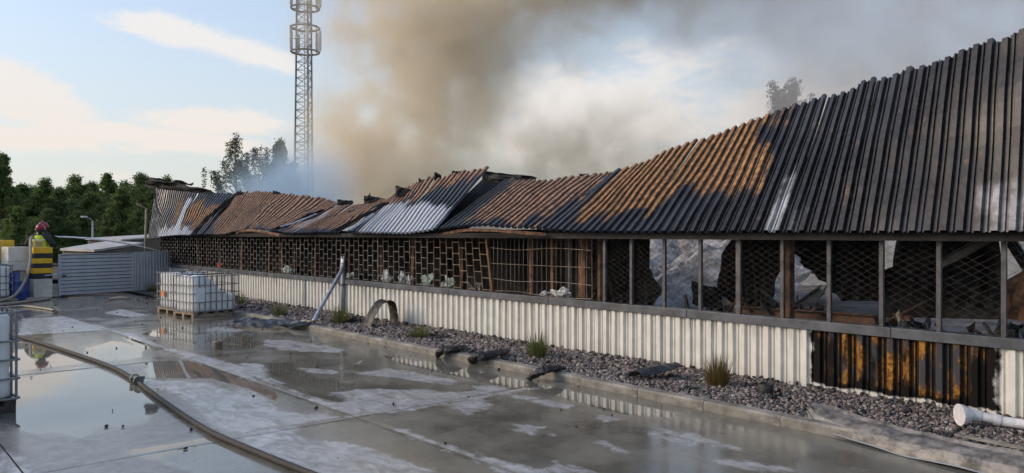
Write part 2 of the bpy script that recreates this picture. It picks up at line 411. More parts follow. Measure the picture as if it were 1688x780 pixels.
for p in ([(0, 215), (130, 213), (260, 240), (540, 218), (230, 267), (0, 300)], [(210, 268), (440, 288), (400, 307), (280, 302)], [(360, 315), (470, 303), (650, 345), (640, 370), (470, 347)],
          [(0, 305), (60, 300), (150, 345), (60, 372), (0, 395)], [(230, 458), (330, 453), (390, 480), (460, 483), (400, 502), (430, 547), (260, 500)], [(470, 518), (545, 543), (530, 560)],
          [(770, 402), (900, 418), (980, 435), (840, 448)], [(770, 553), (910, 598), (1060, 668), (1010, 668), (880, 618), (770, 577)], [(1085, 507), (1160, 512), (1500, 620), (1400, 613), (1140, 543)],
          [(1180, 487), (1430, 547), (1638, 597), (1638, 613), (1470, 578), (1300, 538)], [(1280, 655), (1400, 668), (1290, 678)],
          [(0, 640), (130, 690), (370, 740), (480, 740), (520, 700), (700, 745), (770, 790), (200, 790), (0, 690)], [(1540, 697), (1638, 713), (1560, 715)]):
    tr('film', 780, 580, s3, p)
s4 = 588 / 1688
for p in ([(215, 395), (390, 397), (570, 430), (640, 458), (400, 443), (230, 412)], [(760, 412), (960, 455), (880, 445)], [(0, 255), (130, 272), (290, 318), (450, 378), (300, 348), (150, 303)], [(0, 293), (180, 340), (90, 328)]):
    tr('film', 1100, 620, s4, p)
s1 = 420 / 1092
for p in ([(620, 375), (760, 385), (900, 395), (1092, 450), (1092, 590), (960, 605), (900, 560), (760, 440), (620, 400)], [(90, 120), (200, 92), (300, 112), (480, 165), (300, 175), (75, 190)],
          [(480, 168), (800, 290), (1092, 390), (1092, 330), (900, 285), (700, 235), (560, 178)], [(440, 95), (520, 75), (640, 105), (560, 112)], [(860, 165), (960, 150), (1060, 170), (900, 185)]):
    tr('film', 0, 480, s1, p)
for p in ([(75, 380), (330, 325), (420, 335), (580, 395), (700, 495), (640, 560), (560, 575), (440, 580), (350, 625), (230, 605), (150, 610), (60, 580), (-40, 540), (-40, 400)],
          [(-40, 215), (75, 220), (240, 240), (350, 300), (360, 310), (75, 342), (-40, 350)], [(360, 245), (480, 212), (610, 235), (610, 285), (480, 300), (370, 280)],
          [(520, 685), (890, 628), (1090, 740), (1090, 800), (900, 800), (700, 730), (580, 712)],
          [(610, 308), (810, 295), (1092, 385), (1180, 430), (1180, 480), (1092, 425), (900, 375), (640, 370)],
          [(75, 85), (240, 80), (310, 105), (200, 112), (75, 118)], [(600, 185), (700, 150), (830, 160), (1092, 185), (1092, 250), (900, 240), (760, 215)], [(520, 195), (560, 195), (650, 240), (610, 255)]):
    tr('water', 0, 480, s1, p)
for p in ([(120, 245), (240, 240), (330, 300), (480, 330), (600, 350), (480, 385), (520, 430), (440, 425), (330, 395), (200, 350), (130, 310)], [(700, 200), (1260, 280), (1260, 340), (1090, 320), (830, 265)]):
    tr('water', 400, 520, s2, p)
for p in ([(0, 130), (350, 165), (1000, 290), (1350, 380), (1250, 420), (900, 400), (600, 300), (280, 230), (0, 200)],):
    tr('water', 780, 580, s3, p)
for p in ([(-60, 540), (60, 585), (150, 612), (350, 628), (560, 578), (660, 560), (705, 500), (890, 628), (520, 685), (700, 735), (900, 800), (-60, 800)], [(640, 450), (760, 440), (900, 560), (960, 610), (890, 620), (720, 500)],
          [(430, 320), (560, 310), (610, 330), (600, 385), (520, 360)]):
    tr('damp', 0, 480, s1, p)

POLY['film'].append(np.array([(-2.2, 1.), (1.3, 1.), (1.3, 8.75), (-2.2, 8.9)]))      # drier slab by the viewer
def sdist(P, poly):
    """signed distance (positive inside) of points P to a polygon"""
    a = poly; b = np.roll(poly, -1, 0)
    d = np.full(len(P), 1e9); ins = np.zeros(len(P), bool)
    for (ax, ay), (bx, by) in zip(a, b):
        ex, ey = bx - ax, by - ay; L = ex * ex + ey * ey + 1e-12
        t = np.clip(((P[:, 0] - ax) * ex + (P[:, 1] - ay) * ey) / L, 0, 1)
        d = np.minimum(d, np.hypot(P[:, 0] - ax - t * ex, P[:, 1] - ay - t * ey))
        cond = (ay > P[:, 1]) != (by > P[:, 1])
        xi = ax + (P[:, 1] - ay) * ex / (ey if abs(ey) > 1e-12 else 1e-12)
        ins ^= cond & (P[:, 0] < xi)
    return np.where(ins, d, -d)
def field(P, kind, w):
    out = np.full(len(P), -1.)
    for poly in POLY[kind]:
        lo, hi = poly.min(0) - w, poly.max(0) + w
        k = np.where((P > lo).all(1) & (P < hi).all(1))[0]
        if len(k): out[k] = np.maximum(out[k], np.clip(sdist(P[k], poly) / w, -1, 1))
    return out

yard = empty('yard_paving', (4.5, 15, 0)); struct(yard)
XJ = [-2.0, 1.25, 4.50, 7.78]; YJ = [1.5, 7.82, 13.45, 18.6, 23.9, 29.0]
for i in range(len(XJ) - 1):
    for j in range(len(YJ) - 1):
        x0, x1, y0, y1 = XJ[i] + .009, XJ[i + 1] - .009, YJ[j] + .009, YJ[j + 1] - .009
        st = .05 if y0 < 13 else .08
        nx, ny = int((x1 - x0) / st), int((y1 - y0) / st)
        zz = random.uniform(-.002, .002)
        X, Y = np.meshgrid(np.linspace(x0, x1, nx + 1), np.linspace(y0, y1, ny + 1))
        P = np.stack([X.ravel(), Y.ravel()], 1)
        Z = np.full(len(P), zz)
        edge = (X.ravel() < x0 + .001) | (X.ravel() > x1 - .001) | (Y.ravel() < y0 + .001) | (Y.ravel() > y1 - .001)
        Z[edge] -= .0015
        mb = MB(); mb.v = [tuple(q) for q in np.column_stack([P, Z])]
        mb.f = [(b * (nx + 1) + a, b * (nx + 1) + a + 1, (b + 1) * (nx + 1) + a + 1, (b + 1) * (nx + 1) + a) for b in range(ny) for a in range(nx)]
        base = len(mb.v)
        mb.add([(x0, y0, -.029), (x1, y0, -.029), (x1, y1, -.029), (x0, y1, -.029)], [])
        c = [0, nx, (ny + 1) * (nx + 1) - 1, ny * (nx + 1)]
        for k in range(4): mb.f.append((base + k, base + (k + 1) % 4, c[(k + 1) % 4], c[k]))
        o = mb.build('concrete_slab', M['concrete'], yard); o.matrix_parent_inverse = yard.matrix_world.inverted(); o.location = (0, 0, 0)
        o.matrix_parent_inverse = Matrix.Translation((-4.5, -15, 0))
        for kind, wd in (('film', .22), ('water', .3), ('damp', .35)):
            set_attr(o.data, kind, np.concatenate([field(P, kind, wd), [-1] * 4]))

# kerb and gravel strip
kerb = empty('kerb', (7.86, 12, 0)); struct(kerb)
def kerb_mesh(L):
    mb = MB(); prof = [(-.075, -.02), (-.075, .085), (-.055, .11), (.075, .112), (.075, -.02)]
    n = len(prof); vs = [(x, y, z) for y in (0, L) for x, z in prof]
    fs = [(k, (k + 1) % n, (k + 1) % n + n, k + n) for k in range(n)] + [tuple(range(n))[::-1], tuple(range(n, 2 * n))]
    return mb.add(vs, fs).mesh('kerb_stone', M['kerb_conc'])
km = kerb_mesh(.992)
for k in range(24):
    o = obj('kerb_stone', km, kerb, at=(random.uniform(-.006, .006), -11.6 + k * 1.0, random.uniform(-.005, .004)))
    o.rotation_euler.z = random.uniform(-.004, .004)
gb = MB().grid(lambda u, v: (lerp(7.94, 9.9, u), lerp(-1, 33, v), .05 + .02 * nz((u * 2, v * 34, 0), 1.5)), 12, 170).build('gravel_bed', M['ground'])
struct(gb)
ico = bmesh.new(); bmesh.ops.create_icosphere(ico, subdivisions=1, radius=1)
iv = np.array([v.co[:] for v in ico.verts]); itf = np.array([[v.index for v in f.verts] for f in ico.faces]); ico.free()
def stones(name, n, xs, ys, zs, size, mat):
    c = np.column_stack([xs, ys, zs]); nv = len(iv)
    sc = size[:, None] * rng.uniform(.55, 1.25, (n, 3)); sc[:, 2] *= .75
    jitter = rng.uniform(.78, 1.2, (n, nv, 1)); V = iv[None] * jitter * sc[:, None, :]
    th = rng.uniform(0, 6.28, n); cs, sn = np.cos(th)[:, None], np.sin(th)[:, None]
    V = np.stack([V[..., 0] * cs - V[..., 1] * sn, V[..., 0] * sn + V[..., 1] * cs, V[..., 2]], -1) + c[:, None]
    Fc = (itf[None] + (np.arange(n) * nv)[:, None, None]).reshape(-1, 3)
    m = bpy.data.meshes.new(name); V = V.reshape(-1, 3)
    m.vertices.add(len(V)); m.vertices.foreach_set('co', V.astype(np.float32).ravel())
    m.loops.add(Fc.size); m.loops.foreach_set('vertex_index', Fc.ravel().astype(np.int32))
    m.polygons.add(len(Fc)); m.polygons.foreach_set('loop_start', (np.arange(len(Fc)) * 3).astype(np.int32))
    m.update(calc_edges=True); m.materials.append(mat); return obj(name, m)
N = 42000
ys = 1.2 + 22.5 * rng.random(N) ** 1.55; xs = rng.uniform(7.95, 9.76, N)
sz = (.009 + .019 * rng.random(N) ** 2.2) * (1 + ys / 16)
zs = .055 + rng.uniform(0, .03, N) + .02 * np.sin(xs * 3 + ys * 1.3) * .5
go = stones('gravel', N, xs, ys, zs, sz, M['stone']); stuff(go); tag(go, 'pinkish grey gravel in the strip between kerb and facade', 'gravel')

NC = 1500
ycr = 1.5 + 24 * rng.random(NC) ** 1.2; xcr = 9.72 - 1.7 * rng.random(NC) ** 2.
oc = stones('charred_crumbs', NC, xcr, ycr, np.full(NC, .10), (.008 + .03 * rng.random(NC) ** 4) * (1 + ycr / 20), M['char']); stuff(oc); tag(oc, 'black ash crumbs fallen on the gravel along the wall', 'crumbs')
# ================================================================== BURNT BUILDING
WX = 9.75
bld = empty('burnt_warehouse', (WX, 15, 0), 'long burnt-out corrugated metal warehouse with caved-in rusty roof', 'building')
PI_ = Matrix.Translation((-WX, -15, 0))
def part(mb, name, mat, smooth=False, thick=0, parent=None, bevel=0):
    o = mb.build(name, mat, parent or bld, smooth, thick, bevel); o.matrix_parent_inverse = PI_ if parent is None else Matrix.Identity(4); return o

# white profiled cladding below the windows
PITCH = .186
prof = [(0, 0, 0), (.014, -.042, 1), (.084, -.042, 1), (.098, 0, 0), (.128, 0, 0), (.135, -.018, .6), (.149, -.018, .6), (.156, 0, 0)]       # along, out, crest
yA, yB = 1.0, 32.0
npan = 30; rp = 5
y = yA
while y < yB:
    mb = MB(); burn = []; crest = []; n = 0
    zl = [.03, .08, .10, .12, .14, .16, .2, .35, .5, .65, .78, .832]
    cols = []
    for k in range(rp):
        for (a, d, c) in prof: cols.append((y + k * PITCH + a, d, c))
    cols.append((y + rp * PITCH, 0, 0))
    dj = random.uniform(-.006, .004)
    for (yy, d, c) in cols:
        for z in zl:
            mb.v.append((WX + d + dj, yy, z))
            lo = .125 + .012 * math.sin(yy * 9)
            b = min((yy - 2.86 - .07 * nz((z * 5, 1, 2))) / .13, (5.05 - yy + .05 * nz((z * 6, 4, 2))) / .10, (z - lo) / .03 * .5)
            burn.append(max(0, min(1, .5 + b * .25)) if b < 2 else 1.); crest.append(c)
    nzl = len(zl)
    for i in range(len(cols) - 1):
        for j in range(nzl - 1): mb.f.append((i * nzl + j, i * nzl + j + 1, (i + 1) * nzl + j + 1, (i + 1) * nzl + j))
    o = part(mb, 'cladding_panel', M['cladding']); set_attr(o.data, 'burn', burn); set_attr(o.data, 'crest', crest)
    if 2.0 < y < 5.0: o['label'] = 'scorched black and orange wall panel'
    y += rp * PITCH
for yy in (24.77, 19.63):
    part(MB().box((WX - .06, yy - .03, .03), (WX - .037, yy + .03, .83)), 'cover_strip', M['grey_paint'])
y = yA
while y < yB:
    part(MB().box((WX - .075, y + .003, .834), (WX + .10, y + 2.997, .955)), 'sill', M['sill_paint'], bevel=.006); y += 3
# wall core behind the cladding
part(MB().box((WX + .012, yA, 0), (WX + .09, yB, .83)), 'wall', M['soot'])
part(MB().box((WX - .16, -2, 2.02), (WX + .12, 32.6, 2.12)), 'fascia', M['soot'])

# window posts on the right, with diamond mesh between them
posts = [9.01, 8.71, 8.13, 7.47, 6.80, 6.15, 5.47, 4.81, 4.14, 3.48, 2.81, 2.15, 1.5, .9]
for k, yy in enumerate(posts):
    if k == 0: continue
    wd = .05 if yy != 6.15 else .075
    mb = MB().box((WX - .02, yy - wd / 2, .957), (WX + .03, yy + wd / 2, 2.018))
    part(mb, 'window_post', M['post_steel'])
def clip_seg(a, b, y0, y1, z0, z1):
    (ay, az_), (by, bz) = a, b; t0, t1 = 0., 1.
    for p, d, lo, hi in ((ay, by - ay, y0, y1), (az_, bz - az_, z0, z1)):
        if abs(d) < 1e-9:
            if p < lo or p > hi: return None
            continue
        u, v = (lo - p) / d, (hi - p) / d
        if u > v: u, v = v, u
        t0, t1 = max(t0, u), min(t1, v)
    if t0 >= t1: return None
    return (ay + (by - ay) * t0, az_ + (bz - az_) * t0), (ay + (by - ay) * t1, az_ + (bz - az_) * t1)
for k in range(len(posts) - 1):
    y1, y0 = posts[k] - .025, posts[k + 1] + .025
    mb = MB()
    for sgn in (-1, 1):
        c = -3.
        while c < 4:
            sg = clip_seg((y0 - 1, .96 + c), (y1 + 1, .96 + c + sgn * .56 * (y1 - y0 + 2)), y0, y1, .957, 2.018)
            if sg and random.random() > .05:
                (ya, za), (yb, zb) = sg; nseg = 4; pr = None
                for q in range(nseg + 1):
                    t = q / nseg; yy, zz = lerp(ya, yb, t), lerp(za, zb, t)
                    pt = (WX + .045 + sgn * .003 + .05 * nz((yy, zz, 3), 1.6), yy + .012 * nz((yy, zz, 6), 3), zz + .018 * nz((yy, zz, 9), 2.5))
                    if pr: mb.bar(pr, pt, .0029)
                    pr = pt
            c += .0865
    part(mb, 'wire_mesh', M['wire'])

# square bar grille (centre)
gy0, gy1 = 9.02, 11.72
mb = MB(); yy = gy0
while yy < gy1:
    bow = .03 * nz((yy * 3, 1, 1))
    mb.tube(curve_pts([(WX + .02, yy, .957), (WX + .02 + bow, yy + bow * .6, 1.5), (WX + .02, yy, 2.018)], 4), .0045, 5); yy += .125
part(mb, 'bar_grille', M['grille_steel'])
for z in (.985, 1.22, 1.52, 1.82):
    bow = random.uniform(-.03, .03)
    part(MB().tube(curve_pts([(WX + .0, gy0, z), (WX - .01, lerp(gy0, gy1, .35), z + bow), (WX - .01, lerp(gy0, gy1, .7), z - bow), (WX, gy1, z + bow * .5)], 5), .006, 6), 'grille_rail', M['grille_rust' if z > 1.4 else 'grille_steel'])
part(MB().bar((WX - .02, 11.62, .957), (WX - .02, 11.82, 2.018), .05), 'window_post', M['rust'])
# brick-pattern grilles
y = 11.86; pw = 2.02; gi = 0
while y < 31.8:
    mb = MB(); nb = 9; dxs = pw / nb
    lean = .22 if gi == 0 else (.05 if gi == 1 else 0.)
    for b in range(nb + 1):
        yy = y + b * dxs
        sk = lean * (1 - b / nb)
        def q(z, yy=yy, sk=sk): return (WX + .01 + .012 * nz((yy, z, 2), 1.4), yy - sk * (1.95 - z) * .6 + .008 * nz((yy, z, 5), 2), z)
        zs_ = [.957, 1.2, 1.5, 1.75, 2.018]
        for a_, b_ in zip(zs_, zs_[1:]): mb.bar(q(a_), q(b_), .011, .016)
        if b < nb:
            z = .99 + (.1175 if (b + gi * nb) % 2 else 0)
            while z < 2.01:
                p0 = q(z); p1 = (p0[0], p0[1] + dxs, p0[2]); mb.bar(p0, p1, .016, .012); z += .235
    part(mb, 'brick_pattern_grille', M['grille_rust' if gi == 0 else 'grille_steel'])
    y += pw + .02; gi += 1

# columns, added dark wall and light-blocking decks inside
for yy, wd, mt in ((11.1, .07, 'rust'), (10.5, .07, 'rust'), (9.72, .17, 'rust'), (9.3, .06, 'rust'), (10.05, .05, 'post_steel'), (13.3, .08, 'rust_dark'), (15.2, .1, 'rust'), (16.6, .07, 'rust_dark'), (18.2, .09, 'rust_dark'),
                   (20.1, .09, 'rust'), (21.4, .07, 'rust_dark'), (22.3, .08, 'rust'), (23.2, .1, 'rust'), (24.6, .08, 'rust_dark'), (25.4, .12, 'rust'), (27.3, .08, 'rust_dark'), (28.6, .1, 'rust'), (29.5, .1, 'rust_dark')):
    part(MB().box((10.25, yy - wd / 2, .3), (10.25 + wd, yy + wd / 2, 2.1)), 'column', M[mt])
def added_dark_wall(u, v):
    yy = lerp(9.25, 32.3, u); return (11.6 + .12 * nz((yy, v * 2, 0), 1.1) + .03 * math.sin(yy * 30), yy, lerp(0, 2.2, v))
part(MB().grid(added_dark_wall, 300, 6), 'added_dark_wall', M['added_dark_wall'], thick=.02)  # added wall, coloured dark to give the black behind the grilles
part(MB().grid(lambda u, v: (lerp(9.85, 26, u), lerp(-4, 34, v), .30 + .05 * nz((u * 16, v * 38, 0), .9)), 40, 90), 'floor', M['hazy_ash_floor'])
part(MB().box((26, -8, 0), (26.2, 34, 3.2)), 'back_wall', M['back_wall'])
part(MB().box((9.88, 8.9, 2.10), (11.8, 32.4, 2.16)), 'light_block_deck', M['soot']); part(MB().box((9.88, -3, 2.10), (10.3, 8.88, 2.16)), 'light_block_deck', M['soot'])  # added decks that keep sky light out of the hall and eave gap
part(MB().box((9.8, 32.35, 0), (26, 32.45, 2.1)), 'end_wall', M['soot'])
part(MB().box((10.0, 5.50, .3), (10.14, 5.64, 2.02)).box((9.96, 5.46, .3), (10.18, 5.68, .34)), 'column', M['rust_dark'], bevel=.01)

# ------------------------------------------------------------------ roof sheets
SHEET = 2.5
def roof_top(bp, tx, ty, L=SHEET):
    """end of a rib of length L whose foot is bp, on the sight line measured for it"""
    d = ray(tx, ty); o_ = EYE - bp; a = d.dot(d); b = 2 * d.dot(o_); c = o_.dot(o_) - L * L
    disc = b * b - 4 * a * c
    s_ = (-b + math.sqrt(max(disc, 0))) / (2 * a); return EYE + d * s_
RP = .172
RPROF = [(0, 0, 0), (.016, 1, 1), (.076, 1, 1), (.092, 0, 0), (.118, 0, 0), (.126, .45, .6), (.138, .45, .6), (.146, 0, 0)]
def section(keys, rustf, palef, hue=0., ex=9.5, wave=.03, rib_h=.052, seed=0, ribs_per=5, L=SHEET, jag=.06, thick=.004):
    """keys: (foot px, foot py, top px, top py) from right to left or left to right; builds corrugated sheets as parts"""
    K = []
    for (bx, by, tx, ty) in keys:
        f = at_x(bx, by, ex); K.append((f.y, f, roof_top(f, tx, ty, L), bx))
    K.sort(key=lambda k: k[0]); ysk = np.array([k[0] for k in K])
    FA = np.array([k[1][:] for k in K]); TA = np.array([k[2][:] for k in K]); BX = np.array([k[3] for k in K])
    y0, y1 = ysk[0], ysk[-1]; nr = max(2, int(round((y1 - y0) / RP))); rp_ = (y1 - y0) / nr; NTT = 14
    def fr(yy):
        f = Vector([np.interp(yy, ysk, FA[:, i]) for i in range(3)]); t = Vector([np.interp(yy, ysk, TA[:, i]) for i in range(3)])
        return f, t, float(np.interp(yy, ysk, BX))
    for r0 in range(0, nr, ribs_per):
        mb = MB(); ru, pa, cr, hu = [], [], [], []
        cols = []
        for r in range(r0, min(nr, r0 + ribs_per)):
            tj = random.uniform(-jag, jag * .4); vj = random.gauss(0, .07); rj = random.uniform(.72, 1.15)
            for (a, h, c) in RPROF: cols.append((y0 + (r + a / RP * 1.0) * rp_, h, c, (tj, vj, rj)))
        rl = min(nr, r0 + ribs_per); cols.append((y0 + (rl + .03) * rp_, 0, 0, (0, 0, 1)))
        off = random.uniform(0, .022); kick = random.uniform(-.03, .05)
        for (yy, h, c, (tj, vj, rj)) in cols:
            f, t, bx = fr(yy); f2, t2, _ = fr(yy + .05)
            ax = (t - f); u = Vector(f2 - f) if yy + .05 < y1 else Vector((0, .05, 0))
            nrm = ax.cross(u).normalized()
            if nrm.x > 0: nrm = -nrm
            for j in range(NTT + 1):
                v = j / NTT
                amp = wave * math.sin(math.pi * v) * 2
                p = f + ax * (v * (1 + tj / L * v)) + nrm * (h * rib_h + off + kick * v * v + amp * nz((yy * .8, v * 2.2, seed), 1.) + .4 * wave * nz((yy * 2.5, v * 5, seed + 3)))
                mb.v.append(tuple(p)); ru.append(rustf(bx, v + vj) * rj); pa.append(palef(bx, v + vj * .5)); cr.append(c); hu.append(hue)
        n = NTT + 1
        for i in range(len(cols) - 1):
            for j in range(NTT): mb.f.append((i * n + j, i * n + j + 1, (i + 1) * n + j + 1, (i + 1) * n + j))
        o = part(mb, 'roof_sheet', M['burnt'], thick=thick)
        for nm, vals in (('rust', ru), ('pale', pa), ('crest', cr), ('hue', hu)): set_attr(o.data, nm, vals)
def sstep(a, b, x):
    if a == b: return float(x >= a)
    t = max(0., min(1., (x - a) / (b - a))); return t * t * (3 - 2 * t)
def win(x, a, b, s): return sstep(a - s, a + s, x) * (1 - sstep(b - s, b + s, x))

# A: big sheet on the right, still standing, leaning back further towards the left
def rustA(bx, v):
    lo = np.interp(bx, [905, 938, 1000, 1066, 1120, 1180, 1230], [.5, .10, .22, .33, .38, .32, .30]); hi = np.interp(bx, [1140, 1170, 1230], [1.2, .78, .6])
    core = win(bx, 922, 1232, 12) * sstep(lo - .08, lo + .08, v) * (1 - sstep(hi - .10, hi + .10, v)) + .45 * win(bx, 1150, 1240, 15) * sstep(.78, .9, v)
    return core * .95 + .12
def paleA(bx, v):
    return .72 * win(bx, 1262, 1286, 11) * (1 - sstep(.30, .66, v)) + .45 * win(bx, 1290, 1340, 25) * (1 - sstep(.15, .4, v)) + .42 * win(bx, 1590, 2100, 40) * (1 - sstep(.16, .36, v)) + .12 * sstep(1300, 1400, bx)
section([(905, 381, 1012, 287), (938, 384, 1052, 277), (1000, 385, 1113, 249), (1066, 385, 1177, 228), (1166, 385, 1260, 195), (1267, 384, 1350, 167), (1419, 384, 1466, 125), (1471, 384, 1514, 108), (1587, 384, 1613, 77), (1623, 384, 1642, 67), (1720, 384, 1733, 40), (2000, 384, 2002, -30)],
        rustA, paleA, 0., seed=1, wave=.03)
# B: rusted sheet in the middle
section([(722, 381, 829, 302), (760, 376, 858, 300), (800, 375, 897, 299), (840, 377, 940, 293), (878, 380, 990, 288), (908, 382, 1012, 286)],
        lambda bx, v: .9 * sstep(735, 775, bx) * sstep(.02, .12, v) * (1 - .9 * win(bx, 885, 960, 8) * (1 - sstep(.3, .6, v))) + .05, lambda bx, v: .25 * win(bx, 735, 860, 20), .75, seed=2, wave=.035)
# C: silver sheet, sky glint painted pale at its foot
section([(572, 385, 655, 323), (600, 386, 672, 312), (635, 386, 706, 298), (670, 386, 748, 287), (700, 383, 782, 282), (719, 379, 807, 277)],
        lambda bx, v: .95 * sstep(.50, .75, v + (640 - bx) / 300), lambda bx, v: .95 * win(bx, 590, 720, 12) * (1 - sstep(.38, .6, v + (bx - 660) / 500)) + .35 * sstep(.75, 1, v), .8, seed=3, wave=.03, ex=9.46)
# D: sheets sunk flat
section([(466, 387, 545, 345), (495, 387, 573, 341), (520, 386, 602, 337), (556, 385, 645, 329)],
        lambda bx, v: 1.0 * sstep(.03, .15, v) , lambda bx, v: .30 * win(v, .1, .95, .1) + .3 * win(bx, 470, 490, 6), .7, seed=4, wave=.05, L=2.3)
# E, F
section([(404, 379, 466, 320), (430, 380, 503, 325), (452, 383, 545, 334), (470, 386, 560, 338)],
        lambda bx, v: 1.0 * sstep(.0, .1, v), lambda bx, v: .26 * win(v, .2, .8, .2), .85, seed=5, wave=.06, L=2.4, ex=9.47)
section([(322, 389, 385, 322), (345, 388, 400, 320), (370, 388, 427, 317), (392, 383, 452, 317), (407, 379, 470, 320)],
        lambda bx, v: 1.0 * sstep(335, 352, bx + 30 * (v - .3)), lambda bx, v: .3 * win(v, .2, .8, .2) * sstep(350, 365, bx), .8, seed=6, wave=.05, L=2.4)
# G: end bay
section([(246, 391, 260, 304), (262, 391, 283, 308), (288, 389, 322, 314), (318, 388, 366, 318), (334, 388, 393, 320)],
        lambda bx, v: .95 * win(bx, 276, 284.5, 2) * win(v, .25, .75, .06) + .95 * win(bx, 294, 330, 3) * win(v, .22, .74, .06),
        lambda bx, v: .42 * (1 - sstep(262, 270, bx)) + .7 * win(bx, 264, 318, 5) * (1 - sstep(.12, .26, v)) + .85 * win(bx, 286, 293, 2) * (1 - sstep(.75, .9, v)), .15, seed=7, wave=.04, L=2.3, ex=9.46)
def crumple(name, p0, p1, width, seed, mat='soot', amp=.12, updir=(0, 0, 1), n=(18, 8), thick=.012, corr=0, parent=None, raw=False, taper=0.):
    """creased sheet from p0 to p1"""
    p0, p1 = Vector(p0), Vector(p1); d = p1 - p0; u = Vector(updir).normalized(); side = d.cross(u).normalized()
    def fn(a, b):
        p = p0 + d * a + u * ((b - .5) * width * (1 - taper * a) * (1 + .25 * nz((a * 3, seed, 0))))
        return p + side * (amp * (nz((a * 4, b * 3, seed), 1.) * 1.3 + .5 * nz((a * 9, b * 7, seed + 5)) + corr * math.sin(a * 60))) + u * (amp * .5 * nz((a * 5, b * 2, seed + 9)))
    mb = MB().grid(fn, *n)
    if raw: return mb
    return part(mb, name, M[mat], thick=thick, parent=parent)
# dark sheets and curls at the crest of the roof
e0, e1 = at_d(242, 302, 27.0), at_d(338, 313, 27.3)
part(crumple('', at_d(240, 301, 26.2), at_d(348, 317, 24.6), .36, 3, amp=.13, raw=True, n=(26, 8), taper=.6), 'curled_ridge_sheet', M['soot'], thick=.02)
part(crumple('', at_d(250, 299, 26.0), at_d(318, 303, 25.4), .2, 5, amp=.12, taper=.5, updir=(.5, .2, .8), raw=True, n=(20, 6)), 'curled_ridge_sheet', M['soot'], thick=.02)
part(crumple('', at_d(795, 292, 18.6), at_d(880, 302, 18.2), .30, 8, amp=.06, raw=True, n=(30, 8)), 'ridge_sheet', M['char'], thick=.015)
part(MB().add([at_d(700, 386, 16.6), at_d(760, 384, 16.0), at_d(890, 303, 18.6), at_d(860, 297, 18.8), at_d(804, 288, 18.9)], [(0, 1, 2, 3, 4)]), 'inner_sheet', M['soot'], thick=.02)
for (a, b, wd, sd_) in (((556, 334), (582, 334), .16, 1), ((600, 329), (634, 331), .24, 2), ((652, 316), (679, 318), .30, 3), ((690, 297), (700, 302), .12, 4), ((716, 291), (727, 292), .22, 5), ((745, 285), (764, 285), .10, 6), ((872, 294), (884, 294), .10, 7), ((955, 289), (970, 288), .06, 8),
                        ((690, 300), (706, 310), .05, 9), ((575, 352), (600, 342), .09, 10), ((450, 317), (462, 319), .1, 11), ((392, 320), (402, 318), .09, 12), ((590, 346), (618, 336), .07, 13), ((610, 322), (606, 326), .12, 14)):
    dd = 19.5 if a[0] > 640 else 21.5
    part(crumple('', at_d(a[0], a[1], dd), at_d(b[0], b[1], dd), wd, sd_, amp=.05, raw=True, n=(16, 4), taper=.45), 'roof_scrap', M['char'], thick=.015)
# folds of sheet that bent over
def strip(name, pts, wd, mat, seed, thick=.012, up=(-.6, 0, .8), n=6, parent=None):
    P_ = curve_pts(pts, n); mb = MB(); up = Vector(up).normalized(); m_ = 4
    for i, p in enumerate(P_):
        d = (P_[min(i + 1, len(P_) - 1)] - P_[max(i - 1, 0)]).normalized(); s_ = d.cross(up).normalized()
        for k in range(m_ + 1):
            t = k / m_ - .5
            mb.v.append(tuple(p + s_ * wd * t + up * (.35 * wd * (abs(t) * 2) ** 2 * (1 if seed % 2 else -1) + .25 * wd * nz((i * .35, k, seed)))))
    for i in range(len(P_) - 1):
        for k in range(m_): a = i * (m_ + 1) + k; mb.f.append((a, a + 1, a + m_ + 2, a + m_ + 1))
    return part(mb, name, M[mat], thick=thick, parent=parent)
def lift(px, py, d): return at_d(px, py, d)
strip('bent_flashing', [lift(258, 304, 26.0), lift(259, 330, 25.6), lift(262, 345, 25.3), lift(267, 355, 25.1)], .12, 'post_steel', 1)
strip('bent_flashing', [lift(962, 321, 13.0), lift(975, 312, 13.3), lift(988, 303, 13.6), lift(998, 290, 14.0)], .10, 'post_steel', 2)
strip('bent_flashing', [lift(551, 383, 17.6), lift(580, 368, 18.2), lift(615, 350, 18.8), lift(640, 336, 19.1)], .16, 'soot', 3)
strip('bent_flashing', [lift(574, 379, 17.0), lift(594, 366, 17.5), lift(614, 352, 18.0)], .10, 'zinc', 4)
strip('bent_flashing', [lift(452, 380, 20.3), lift(480, 370, 20.9), lift(510, 356, 21.6), lift(533, 348, 22.1)], .16, 'soot', 5)
strip('bent_flashing', [lift(462, 373, 20.2), lift(486, 366, 20.6), lift(520, 352, 21.4)], .08, 'zinc', 6)
strip('bent_flashing', [lift(322, 387, 23.6), lift(340, 366, 24.3), lift(365, 343, 24.9), lift(397, 318, 25.4)], .22, 'soot', 7)
strip('rust_fascia', [lift(388, 385, 21.0), lift(398, 381, 21.0), lift(415, 380, 20.6), lift(436, 383, 20.0), lift(460, 388, 19.4)], .07, 'rust', 8, up=(-1, 0, .2))
strip('rust_fascia', [lift(730, 386, 15.6), lift(768, 380, 15.2), lift(810, 380, 14.6), lift(850, 383, 14.2), lift(900, 387, 13.7)], .05, 'rust', 9, up=(-1, 0, .2))
# pole and bracket at the far corner
pc = at_x(239, 400, 9.35)
part(MB().tube([(9.35, pc.y, .1), (9.38, pc.y + .05, 1.8), (9.42, pc.y + .05, 3.15)], .05, 8).tube([(9.42, pc.y + .05, 3.12), (9.25, pc.y + .05, 3.2), (9.05, pc.y + .05, 3.3)], .035, 6), 'downpipe', M['board'], smooth=True)

